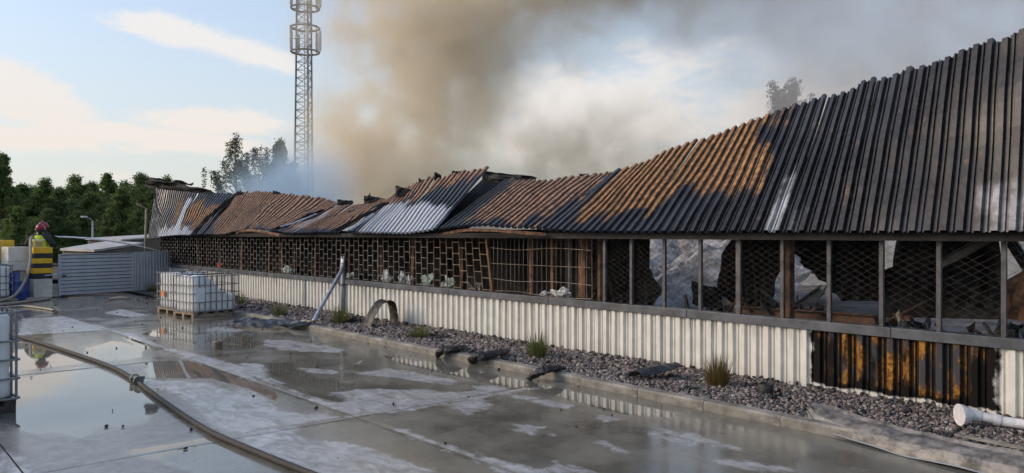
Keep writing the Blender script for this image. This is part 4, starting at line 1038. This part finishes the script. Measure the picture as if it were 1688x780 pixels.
MB().box((.10, -.06, .66), (.20, -.02, .74)).bar((.12, -.07, .70), (.26, -.07, .70), .02).build('latch', M['post_steel'], gt)
o = MB().tube([(5.2, 29.1, .74), (5.68, 29.17, .76)], .022, 8).build('latch_rod', M['zinc']); recentre(o, (5.2, 29.1, .74)); tag(o, 'pale rod sticking out between pillar and gate', 'rod')
ps = MB().box((-.12, -.12, 0), (.12, .12, .42)); o = ps.build('gate_stop', M['block_conc'], at=(5.60, 29.62, 0), bevel=.01); tag(o, 'small concrete post foot between pillar and gate', 'post')
fa, fb = Vector((8.13, 29.88, 0)), Vector((9.68, 30.9, 0)); fl = (fb - fa).length; fang = math.atan2(fb.y - fa.y, fb.x - fa.x)
fc = empty('sheet_fence', fa, 'grey vertical profiled sheet fence joining gate and building', 'fence', rz=fang)
nfp = 6; wf = fl / nfp
fpm = MB()
for i, (a, d) in enumerate([(0, 0), (.04, 0), (.055, -.025), (.11, -.025), (.125, 0), (.17, 0), (.185, -.025), (.24, -.025), (.255, 0), (wf - .004, 0)]): fpm.v += [(a, d, .05), (a, d, 1.45)]
fpm.f = [(2 * i, 2 * i + 2, 2 * i + 3, 2 * i + 1) for i in range(9)]
fpm = fpm.mesh('fence_panel', M['gate_paint'])
for k in range(nfp): obj('fence_panel', fpm, fc, thick=.004, at=(k * wf, 0, 0))

# sheds behind the gate
def shed(name, corners, zs_, wall_h, label):
    c = sum((Vector(p) for p in corners), Vector()) / 4; e_ = empty(name, (c.x, c.y, 0), label, 'shed')
    vs = [Vector((p[0] - c.x, p[1] - c.y, z)) for p, z in zip(corners, zs_)]
    vs2 = [c_ * 1. for c_ in vs]
    MB().add([v for v in vs], [(0, 1, 2, 3)]).build('roof', M['shed_roof'], e_, thick=.08)
    for k in range(4):
        a, b = vs[k] * .94, vs[(k + 1) % 4] * .94; a.z, b.z = vs[k].z - .06, vs[(k + 1) % 4].z - .06
        MB().add([(a.x, a.y, 0), (b.x, b.y, 0), b, a], [(0, 1, 2, 3)]).build('wall', M['shed_wall'], e_, thick=.05)
    return e_
def gd(px, d): p = EYE + ray(px, 386) * d; return (p.x, p.y, 0)
shed('low_shed', [gd(99, 29), gd(155, 27.5), gd(236, 33), gd(180, 36)], [1.52, 1.50, 1.70, 1.75], 1.4, 'low shed with pale flat roof just behind the grey gate')
shed('low_shed', [gd(140, 40), gd(200, 38), gd(300, 44), gd(270, 50)], [1.85, 1.80, 2.05, 2.10], 1.6, 'second pale roofed shed further back beside the building corner')

# street lamp among the trees
lp = gd(153, 44); sl_ = empty('street_lamp', lp, 'grey street lamp before the dark trees on the left', 'lamp')
MB().tube([(0, 0, 0), (0, 0, 2.85)], [.07, .05], 8).build('pole', M['grey_paint'], sl_, smooth=True)
MB().tube([(0, 0, 2.85), (-.2, -.1, 3.0), (-.42, -.1, 3.08)], .035, 6).build('arm', M['grey_paint'], sl_, smooth=True)
MB().box((-.62, -.2, 3.03), (-.30, -.02, 3.12)).build('lamp_head', M['antenna'], sl_, bevel=.02)
for px, tp, d, lab in ((612, 311, 60, 'tall thin street lamp behind the sunken roof'), (626, 317, 62, 'shorter thin street lamp right of the tall one behind the roof')):
    p = gd(px, d); hgt = CAMH + (386 - tp) / FPX * d; s_ = empty('street_lamp', p, lab, 'lamp', 'street lamps behind the roof')
    sg = -1 if px == 612 else 1
    MB().tube(curve_pts([(0, 0, 0), (0, 0, hgt - .9), (RT.x * .12 * sg, RT.y * .12 * sg, hgt - .25), (RT.x * .5 * sg, RT.y * .5 * sg, hgt)], 5), .04, 6).build('pole', M['post_steel'], s_, smooth=True)
    MB().bar((RT.x * .45 * sg, RT.y * .45 * sg, hgt), (RT.x * .95 * sg, RT.y * .95 * sg, hgt + .03), .09).build('lamp_head', M['post_steel'], s_)

# ================================================================== FIREFIGHTERS
def skin_mesh(name, V, E, Rd, mat, parent, root=0, sub=1):
    m = bpy.data.meshes.new(name); m.from_pydata(V, E, []); m.materials.append(M[mat]); o = obj(name, m, parent)
    sm = o.modifiers.new('skin', 'SKIN'); sm.use_smooth_shade = True
    for i, r in enumerate(Rd): m.skin_vertices[0].data[i].radius = (r, r) if not isinstance(r, tuple) else r
    m.skin_vertices[0].data[root].use_root = True
    s_ = o.modifiers.new('sub', 'SUBSURF'); s_.levels = sub; s_.render_levels = sub + 1; return o
def firefighter(loc, rz, label, lead=True):
    e_ = empty('person', loc, label, 'person', None, rz)      # faces local +Y
    V = [(0, 0, .95), (0, .01, 1.12), (0, .02, 1.30), (0, .01, 1.45), (0, .03, 1.54), (0, .05, 1.60), (0, .06, 1.70)]
    Rd = [.18, .18, .20, .17, .06, .085, .095]; E = [(i, i + 1) for i in range(6)]
    def chain(root, pts, rs):
        p = root
        for q, r in zip(pts, rs): V.append(q); Rd.append(r); E.append((p, len(V) - 1)); p = len(V) - 1
        return p
    for sx in (-1, 1):
        hip = chain(0, [(sx * .11, 0, .88), (sx * .14, .04 * sx, .50), (sx * .15, -.03, .10)], [.11, .085, .065]); chain(hip, [(sx * .16, .14, .04)], [.055])
        if lead: arm = [(sx * .25, .02, 1.42), (sx * .40, .04 if sx > 0 else -.10, 1.20), (sx * .27, .34 if sx > 0 else .12, 1.22)]
        else: arm = [(sx * .20, .02, 1.42), (sx * .29, .08, 1.18), (sx * .16, .36, 1.12)]
        el_ = chain(3, arm, [.115, .09, .065])
        h0 = Vector(arm[-1]); fd = (h0 - Vector(arm[-2])).normalized()
        pm = chain(el_, [tuple(h0 + fd * .07)], [.04])
        for k in range(4):
            off = Vector((0, 0, (k - 1.5) * .02)); ln = (.075, .085, .08, .062)[k]
            b = Vector(V[pm]) + off + fd * .03; chain(pm, [tuple(b + fd * ln * .5), tuple(b + fd * ln * .75 + Vector((-sx * .03, 0, 0)))], [.010, .009])
        chain(el_, [tuple(h0 + fd * .05 + Vector((-sx * .035, 0, .035))), tuple(h0 + fd * .09 + Vector((-sx * .05, 0, .03)))], [.012, .010])
    body = skin_mesh('body', V, E, Rd, 'turnout', e_)
    # face
    f_ = MB().lathe([(.02, -.11), (.065, -.09), (.085, -.02), (.088, .05), (.07, .1), (.02, .13)], 14).build('face', M['skin'], e_, smooth=True, at=(0, .075, 1.69))
    MB().add([(-.015, .085, -.03), (.015, .085, -.03), (0, .11, -.03), (0, .088, .03)], [(0, 1, 2), (0, 2, 3), (2, 1, 3)]).build('nose', M['skin'], f_)
    for sx in (-1, 1): MB().lathe([(.004, -.012), (.014, 0), (.004, .012)], 8).build('eye', M['black_paint'], f_, at=(sx * .034, .078, .01)); MB().lathe([(.004, -.03), (.016, 0), (.004, .03)], 8).build('ear', M['skin'], f_, at=(sx * .088, 0, 0))
    MB().box((-.028, .07, -.062), (.028, .083, -.054)).build('mouth', M['rust'], f_)
    # helmet with brim, crest and neck guard
    hm = MB()
    def dome(a, b):
        t = a * 2 * math.pi; ph_ = b * math.pi / 2; rr = math.cos(ph_)
        return (.135 * math.cos(t) * rr, .165 * math.sin(t) * rr, .15 * math.sin(ph_))
    hm.grid(dome, 24, 8)
    hm.grid(lambda a, b: ((.135 + .03 * b) * math.cos(a * 6.2832), (.165 + (.05 + .03 * max(0, -math.sin(a * 6.2832))) * b) * math.sin(a * 6.2832), -.01 - .03 * b), 24, 2)
    H_ = hm.build('helmet', M['helmet'], e_, smooth=True, thick=.012, at=(0, .055, 1.74))
    MB().grid(lambda a, b: (lerp(-.015, .015, b), .15 * math.cos(a * math.pi), .16 * math.sin(a * math.pi) + .008), 12, 1).build('crest', M['helmet'], H_, thick=.02)
    MB().grid(lambda a, b: (.142 * math.cos(lerp(.6, 2.54, a)), .175 * math.sin(lerp(.6, 2.54, a)), lerp(.0, .055, b)), 10, 1).build('visor', M['reflector'], H_, thick=.006)
    MB().grid(lambda a, b: (.13 * math.cos(lerp(3.5, 5.9, a)), .155 * math.sin(lerp(3.5, 5.9, a)) - .02 * b, lerp(0, -.14, b)), 10, 3).build('neck_guard', M['turnout'], H_, thick=.01)
    # vest: front and back panels that follow the torso
    def vest(a, b):
        t = a * 2 * math.pi; z = lerp(.98, 1.50, b); k = 1 - .35 * sstep(.75, 1, b)
        return (.225 * math.cos(t) * k, (.205 * math.sin(t)) * k + .015, z)
    MB().grid(vest, 24, 8).build('vest', M['vest'], e_, smooth=True, thick=.012)
    MB().grid(lambda a, b: (lambda t: (.236 * math.cos(t), .217 * math.sin(t) + .015, lerp(1.06, 1.30, b)))(lerp(4.0, 5.4, a)), 8, 4).build('vest_panel', M['vest_grey'], e_, thick=.006)
    for z in (1.03, 1.33): MB().grid(lambda a, b: (.238 * math.cos(a * 6.2832), .219 * math.sin(a * 6.2832) + .015, z + .035 * b), 24, 1).build('reflective_band', M['reflector'], e_, thick=.004)
    return e_
fx, fy = 5.22, 30.05
plat = empty('platform', (5.3, 30.4, 0), 'dark stacked platform the firefighters stand on behind the pillar', 'platform')
for k in range(3): MB().box((-.55, -.38, k * .185), (.75, .9, k * .185 + .178)).build('pallet', M['dark_wood'], plat)
firefighter((fx, fy, .555), R_(-32), 'firefighter in red helmet and yellow vest aiming the hose, nearer of two')
firefighter((fx + .17, fy + .62, .64), R_(-50), 'second firefighter mostly hidden behind the first, red helmet showing', False)
nzl = Vector((5.62, 30.35, 2.02))
jn = empty('hose_nozzle', (nzl.x, nzl.y, nzl.z), 'dark hose nozzle held by the firefighter', 'nozzle')
tgt = at_x(264, 414, 9.8); jd = (tgt - nzl).normalized()
MB().tube([-jd * .35, -jd * .1, jd * .0, jd * .22], [.045, .05, .035, .03], 10).build('barrel', M['black_paint'], jn, smooth=True)
MB().bar(-jd * .15, -jd * .15 - UP * .12, .03).build('grip', M['black_paint'], jn)
o = hose('', [tuple(nzl - jd * .3), tuple(nzl - jd * .7 - UP * .12), (4.86, 29.55, 1.80), (4.80, 29.15, 1.62), (4.72, 28.75, 1.15), (4.52, 28.4, .62), (4.2, 28.2, .18), (3.7, 28.1, .05), (3.0, 28.0, .05)], .042, 'hose_pale', '')
o.name = 'fire_hose'; recentre(o, (4.2, 28.2, 0)); tag(o, 'pale hose running down over the block wall from the firefighter', 'hose')
# water jet
m, t, b = material('water_jet'); b.inputs['Base Color'].default_value = (.95, .96, .97, 1); b.inputs['Roughness'].default_value = .35
cc = t.add('ShaderNodeTexCoord').outputs['Object']
t.put(b.inputs['Alpha'], t.step(t.noise(cc, 9, 4, .7), .2, .5, .6, 1.)); b.inputs['Subsurface Weight'].default_value = 0
M['jet'] = m
jp, jr = [], []
for k in range(40):
    s_ = k / 39; p = nzl.lerp(tgt, s_) + UP * (.22 * math.sin(math.pi * s_) * .6) ; jp.append(p + Vector((0, 0, .01 * nz((s_ * 20, 0, 0))))); jr.append((.014 + .018 * math.sin(math.pi * min(1, s_ * 1.15)) ** .8) * (1 + .25 * nz((s_ * 30, 1, 1))) + .004)
o = MB().tube(jp[1:], jr[1:], 8).build('water_jet', M['jet'], smooth=True); recentre(o, nzl); tag(o, 'white jet of water from the hose nozzle to the building', 'water jet')

# ================================================================== MAST
D_ = 80; base = gd(503, D_); mast = empty('lattice_mast', base, 'tall steel lattice mast with round antenna platforms', 'mast')
HM = CAMH + (386 + 30) / FPX * D_
def mw(z): return lerp(1.16, .84, min(1, z / 21.))         # half width
def leg(k, z): a = 2 * math.pi * k / 3 + .35; return Vector((math.cos(a) * mw(z), math.sin(a) * mw(z), z))
for k in range(3): MB().tube([leg(k, 0), leg(k, HM)], .10, 6).build('leg', M['mast_steel'], mast, smooth=True)
nb = 34; dzb = HM / nb
for f_ in range(3):
    mb = MB()
    for i in range(nb):
        z0, z1 = i * dzb, (i + 1) * dzb; a, b = (f_, (f_ + 1) % 3) if i % 2 else ((f_ + 1) % 3, f_)
        mb.bar(leg(a, z0), leg(b, z1), .055); mb.bar(leg(a, z1), leg(b, z1), .045)
    mb.build('bracing', M['mast_steel'], mast)
mb = MB(); mb.bar((.25, 0, 0), (.25, 0, HM), .05).bar((-.05, .0, 0), (-.05, 0, HM), .05)
for i in range(60): mb.bar((.25, 0, i * HM / 60), (-.05, 0, i * HM / 60), .03)
mb.build('ladder', M['mast_steel'], mast)
def zpx(py): return CAMH + (386 - py) / FPX * D_
for (z0, z1) in ((zpx(86), zpx(46)), (zpx(14), zpx(-26))):
    for z in (z0, z1):
        pf = MB(); ring = [(1.42 * math.cos(a * math.pi / 12), 1.42 * math.sin(a * math.pi / 12), z) for a in range(25)]
        pf.tube(ring, .10, 6, cap=False)
        for a in range(3): p = leg(a, z); pf.bar(p, (p.x * 1.6, p.y * 1.6, z), .09)
        pf_o = pf.build('platform_ring', M['mast_steel'], mast)
    for a in range(9):
        t_ = a * 2 * math.pi / 9 + .2; rr = 1.5; x_, y_ = rr * math.cos(t_), rr * math.sin(t_)
        MB().bar((x_, y_, z0), (x_, y_, z1 + .1), .06).build('antenna_pole', M['mast_steel'], pf_o)
        if a % 2 == 0 or a == 3: MB().box((x_ - .14, y_ - .1, z0 + .25), (x_ + .14, y_ + .1, z1 - .1 + random.uniform(-.5, .2))).build('antenna', M['antenna'], pf_o, bevel=.03)
        elif a % 4 == 1: MB().lathe([(.28, 0), (.28, .12), (.1, .2)], 12).build('dish', M['antenna'], pf_o, at=(x_ * 1.05, y_ * 1.05, z0 + 1.0))

# ================================================================== TREES
def leaf_cloud(clumps, leaf, seed, droop=0.):
    """clumps: (centre, radius, count); numpy mesh of small leaf quads"""
    r_ = np.random.default_rng(seed); C_, S_ = [], []
    for c, rad, n in clumps:
        d = r_.normal(size=(n, 3)); d /= np.linalg.norm(d, axis=1)[:, None] + 1e-9
        p = np.array(c) + r_.normal(size=(n, 3)) * rad * .52 * np.array([1, 1, .8])
        C_.append(p)
    P = np.concatenate(C_); n = len(P); s = leaf * r_.uniform(.6, 1.3, n)[:, None]
    a = r_.normal(size=(n, 3)); a[:, 2] -= droop * 2; a /= np.linalg.norm(a, axis=1)[:, None]
    b = np.cross(a, r_.normal(size=(n, 3))); b /= np.linalg.norm(b, axis=1)[:, None] + 1e-9
    V = np.stack([P - a * s, P + b * s * .5, P + a * s, P - b * s * .5], 1).reshape(-1, 3); F_ = np.arange(4 * n).reshape(-1, 4)
    m = bpy.data.meshes.new('crown'); m.vertices.add(len(V)); m.vertices.foreach_set('co', V.astype(np.float32).ravel())
    m.loops.add(F_.size); m.loops.foreach_set('vertex_index', F_.ravel().astype(np.int32))
    m.polygons.add(n); m.polygons.foreach_set('loop_start', (np.arange(n) * 4).astype(np.int32)); m.update(calc_edges=True); return m
def tree_mesh(h, w_, seed, leaf=.11, nclump=70, per=210, mat='leaf', low=.08, shape=1., bark='bark'):
    r_ = random.Random(seed); clumps = []; limbs = MB()
    limbs.tube([(0, 0, 0), (.05 * h * r_.uniform(-.3, .3), 0, h * .45), (0, .03 * h * r_.uniform(-1, 1), h * .92)], [h * .022, h * .014, h * .004], 7)
    for k in range(nclump):
        v = low + (1 - low) * r_.random() ** .85; a = r_.uniform(0, 6.283)
        prof_ = math.sin(math.pi * min(1, (v * .82 + .2))) ** .7 * (1.05 - .35 * v * shape)
        q = w_ * prof_ * (r_.random() ** .5) * r_.uniform(.7, 1.15)
        c = (math.cos(a) * q, math.sin(a) * q, h * v * r_.uniform(.93, 1.02)); rad = w_ * r_.uniform(.10, .26) * (1.1 - .5 * v)
        clumps.append((c, rad, int(per * r_.uniform(.6, 1.3))))
        if k % 3 == 0: limbs.tube([(0, 0, max(.1, c[2] - .35 * q - .1 * h)), (c[0] * .5, c[1] * .5, c[2] - .12 * h * .5), c], [h * .008, h * .005, h * .002], 5)
    cm = leaf_cloud(clumps, leaf, seed); cm.materials.append(M[mat]); lm = limbs.mesh('trunk', M[bark]); return lm, cm
TM = [tree_mesh(8.0, 3.6, 31, mat='leaf', nclump=120, shape=.4), tree_mesh(8.0, 3.2, 32, mat='leaf_mid', nclump=120, shape=.6), tree_mesh(8.0, 4.0, 33, mat='leaf', nclump=130, shape=.3), tree_mesh(8.0, 2.4, 34, mat='leaf_mid', shape=1.4, nclump=90)]
def plant_tree(px, top, d, k, label, group='trees in the wood behind the yard', sxy=1.):
    p = gd(px, d); h = CAMH + (386 - top) / FPX * d; s_ = h / 8.0
    e_ = empty('tree', p, label, 'tree', group, random.uniform(0, 6.28)); e_.scale = (s_ * sxy, s_ * sxy, s_)
    obj('trunk', TM[k][0], e_); obj('crown', TM[k][1], e_); return e_
plant_tree(3, 256, 58, 3, 'tall narrow tree at the left edge above the rest', sxy=.8)
plant_tree(178, 288, 74, 3, 'pointed tree standing out above the middle of the wood')
plant_tree(125, 295, 70, 1, 'lighter green round tree left of the pointed tree')
plant_tree(75, 300, 66, 1, 'light green tree over the firefighters')
plant_tree(232, 292, 72, 2, 'broad tree beside the corner of the burnt building')
plant_tree(38, 304, 66, 0, 'dark tree right of the tall one at the left edge')
for px, tp, d, k in ((15, 318, 60, 2), (58, 322, 58, 0), (98, 316, 60, 2), (150, 318, 60, 0), (200, 314, 62, 1), (248, 316, 62, 0), (-20, 312, 62, 0), (98, 310, 80, 0), (152, 305, 82, 2), (205, 304, 82, 1), (270, 310, 78, 2), (55, 312, 82, 2), (300, 318, 84, 0), (5, 305, 84, 1), (-45, 310, 70, 2), (28, 345, 52, 1), (78, 348, 52, 2), (128, 348, 53, 0), (180, 348, 53, 1), (228, 350, 54, 2), (265, 350, 56, 0)):
    where = next(w_ for lim, w_ in ((-30, 'cut by the left edge of the view'), (0, 'partly cut by the left edge of the view'), (8, 'at the left edge'), (20, 'under the tall tree at the left edge'), (45, 'above the pale block wall'), (70, 'over the firefighters'), (90, 'just right of the firefighters'), (115, 'over the left end of the gate'),
                 (140, 'left of the street lamp'), (165, 'behind the street lamp'), (190, 'right of the street lamp'), (215, 'over the right half of the gate'), (240, 'left of the building corner'), (255, 'at the building corner'), (280, 'behind the building corner'), (999, 'behind the far end of the roof')) if px < lim)
    row = 'low tree in front of the wood ' if d < 57 else 'dark tree amid the wood ' if d < 75 else 'dark tree deep in the wood '
    plant_tree(px, tp, d, k, row + where)
def birch(px, top, d, label, seed, mat, width, n=46):
    p = gd(px, d); h = CAMH + (386 - top) / FPX * d; e_ = empty('birch_tree', p, label, 'tree'); r_ = random.Random(seed)
    limbs = MB().tube([(0, 0, 0), (.1, 0, h * .5), (.0, .1, h * .90)], [.16, .10, .02], 7); clumps = []
    for k in range(n):
        v = r_.uniform(.35, .99); a = r_.uniform(0, 6.283); q = width * (1 - abs(v - .62) * 1.5) ** .8 * r_.uniform(.3, 1.15)
        s0 = Vector((0, 0, h * (v - .12))); tip = Vector((math.cos(a) * q, math.sin(a) * q, h * v)); limbs.tube([s0, s0.lerp(tip, .6) + UP * .25, tip], [.035, .02, .008], 4)
        for j in range(r_.randint(3, 6)):                   # hanging twigs
            s_ = s0.lerp(tip, r_.uniform(.45, 1.)) + Vector((r_.uniform(-.3, .3), r_.uniform(-.3, .3), r_.uniform(-.1, .25))); L_ = r_.uniform(.5, 1.8)
            limbs.tube([s_, s_ - UP * L_], [.008, .004], 3)
            for i in range(4): clumps.append((tuple(s_ - UP * L_ * i / 3.5), .20, 20))
    limbs.build('trunk', M['birch_bark'], e_)
    cm = leaf_cloud(clumps, .075, seed, .6); cm.materials.append(M[mat]); obj('crown', cm, e_); return e_
birch(388, 217, 62, 'drooping birch left of the mast in blue smoke', 5, 'leaf_birch', 2.5, 34)
birch(432, 216, 64, 'second drooping birch nearer the mast', 6, 'leaf_birch', 2.7, 38)
plant_tree(462, 232, 70, 0, 'dark tree at the foot of the mast in blue smoke', None, .55)
plant_tree(275, 296, 66, 1, 'tree top just over the far end of the roof', None, .7)
birch(1302, 124, 52, 'hazy weeping birch top behind the right roof slope', 9, 'leaf_grey', 2.3, 60)
birch(1258, 165, 54, 'smaller hazy tree top left of the weeping birch behind the roof', 10, 'leaf_grey', 1.3, 22)

# ================================================================== SMOKE
def smoke(name, centre, half, blobs, colour, dens, label, aniso=.0, scale=.16, detail=4., disp=3.0, lo=.30, hi=.75, res=(96, 44, 60)):
    """box of smoke standing behind the hall: a density grid made of soft blobs broken up by noise.
    blobs are (right, depth, height, r_right, r_depth, r_height, weight) in metres"""
    c = FW * centre[1] + RT * centre[0] + UP * centre[2]
    o = MB().box((-half[0], -half[1], -half[2]), half).build(name, None, at=c); o.rotation_euler.z = -YAW
    m = bpy.data.materials.new(name); m.use_nodes = True; t = NT(m.node_tree); t.n.clear()
    pv = t.add('ShaderNodeVolumePrincipled'); pv.inputs['Color'].default_value = rgba(colour); pv.inputs['Anisotropy'].default_value = aniso
    pv.inputs['Density'].default_value = dens
    out = t.add('ShaderNodeOutputMaterial'); t.l.new(pv.outputs[0], out.inputs['Volume'])
    o.data.materials.append(m)
    ng = bpy.data.node_groups.new(name + '_field', 'GeometryNodeTree'); ng.interface.new_socket('Geometry', in_out='OUTPUT', socket_type='NodeSocketGeometry')
    t = NT(ng); co = t.add('GeometryNodeInputPosition').outputs[0]
    nv = t.add('ShaderNodeTexNoise'); t.put(nv.inputs['Vector'], co); nv.inputs['Scale'].default_value = scale; nv.inputs['Detail'].default_value = detail; nv.inputs['Roughness'].default_value = .58
    off = t.vmath('MULTIPLY', t.vmath('SUBTRACT', nv.outputs['Color'], (.5, .5, .5)), (disp * 2,) * 3)
    q = t.vmath('ADD', co, off); tot = None
    for (r, d, z, sr, sd_, sz_, wt) in blobs:
        v = t.vmath('DIVIDE', t.vmath('SUBTRACT', q, (r - centre[0], d - centre[1], z - centre[2])), (sr, sd_, sz_))
        b_ = t.math('MULTIPLY', t.step(t.vmath('LENGTH', v), .25, 1.0, 1, 0), wt)
        tot = b_ if tot is None else t.math('ADD', tot, b_)
    n2 = t.noise(co, scale * 3.2, 4, .6)
    bil = t.math('ADD', t.math('MULTIPLY', nv.outputs['Fac'], .5), t.math('MULTIPLY', n2, .5))
    dn = t.math('MULTIPLY', tot, t.step(bil, lo, hi, .10, 1.))
    vc = t.add('GeometryNodeVolumeCube'); t.put(vc.inputs['Density'], dn); vc.inputs['Min'].default_value = tuple(-h for h in half); vc.inputs['Max'].default_value = half
    for k, nm in enumerate(('Resolution X', 'Resolution Y', 'Resolution Z')): vc.inputs[nm].default_value = res[k]
    sm = t.add('GeometryNodeSetMaterial'); t.l.new(vc.outputs[0], sm.inputs[0]); sm.inputs['Material'].default_value = m
    go_ = t.add('NodeGroupOutput'); t.l.new(sm.outputs[0], go_.inputs[0])
    md = o.modifiers.new('smoke', 'NODES'); md.node_group = ng
    stuff(o); tag(o, label, 'smoke'); return o
smoke('smoke_plume', (1, 46, 15.5), (21, 9, 13.5),
      [(-6.8, 46, 3.5, 7.6, 8, 10, 1.5), (-5.2, 46, 12, 8.8, 8, 8, 1.3), (-1.0, 46, 18.5, 14, 9, 8, 1.3), (10, 46, 19.5, 14, 9, 6, 1.0), (6, 46, 6.5, 8, 7, 5, .8), (4, 46, 3, 18, 8, 4, .45)],
      (.998, .90, .72), .36, 'brown grey smoke plume rising from behind the burnt building', lo=.45, hi=.555, scale=.17, disp=4.5, res=(128, 52, 84))
smoke('smoke_bank', (22, 41, 14.), (22, 6, 13), [(27, 41, 10, 25, 7, 24, 1.2), (13, 41, 19, 14, 6, 9, .9)], (.998, .955, .92), .23, 'grey smoke bank spread over the right end of the roof', lo=.36, hi=.66, scale=.14, res=(80, 22, 50))
smoke('thin_smoke', (-10.8, 36, 4.6), (5.2, 3.5, 3.2), [(-10.6, 36, 2.6, 4.2, 3.5, 4.0, 1.4), (-9.2, 36, 4.2, 2.8, 3.5, 3.6, 1.)], (.66, .84, 1.), .55, 'thin bluish smoke drifting before the birches and mast foot', scale=.3, disp=1.2, detail=3., res=(36, 26, 26))
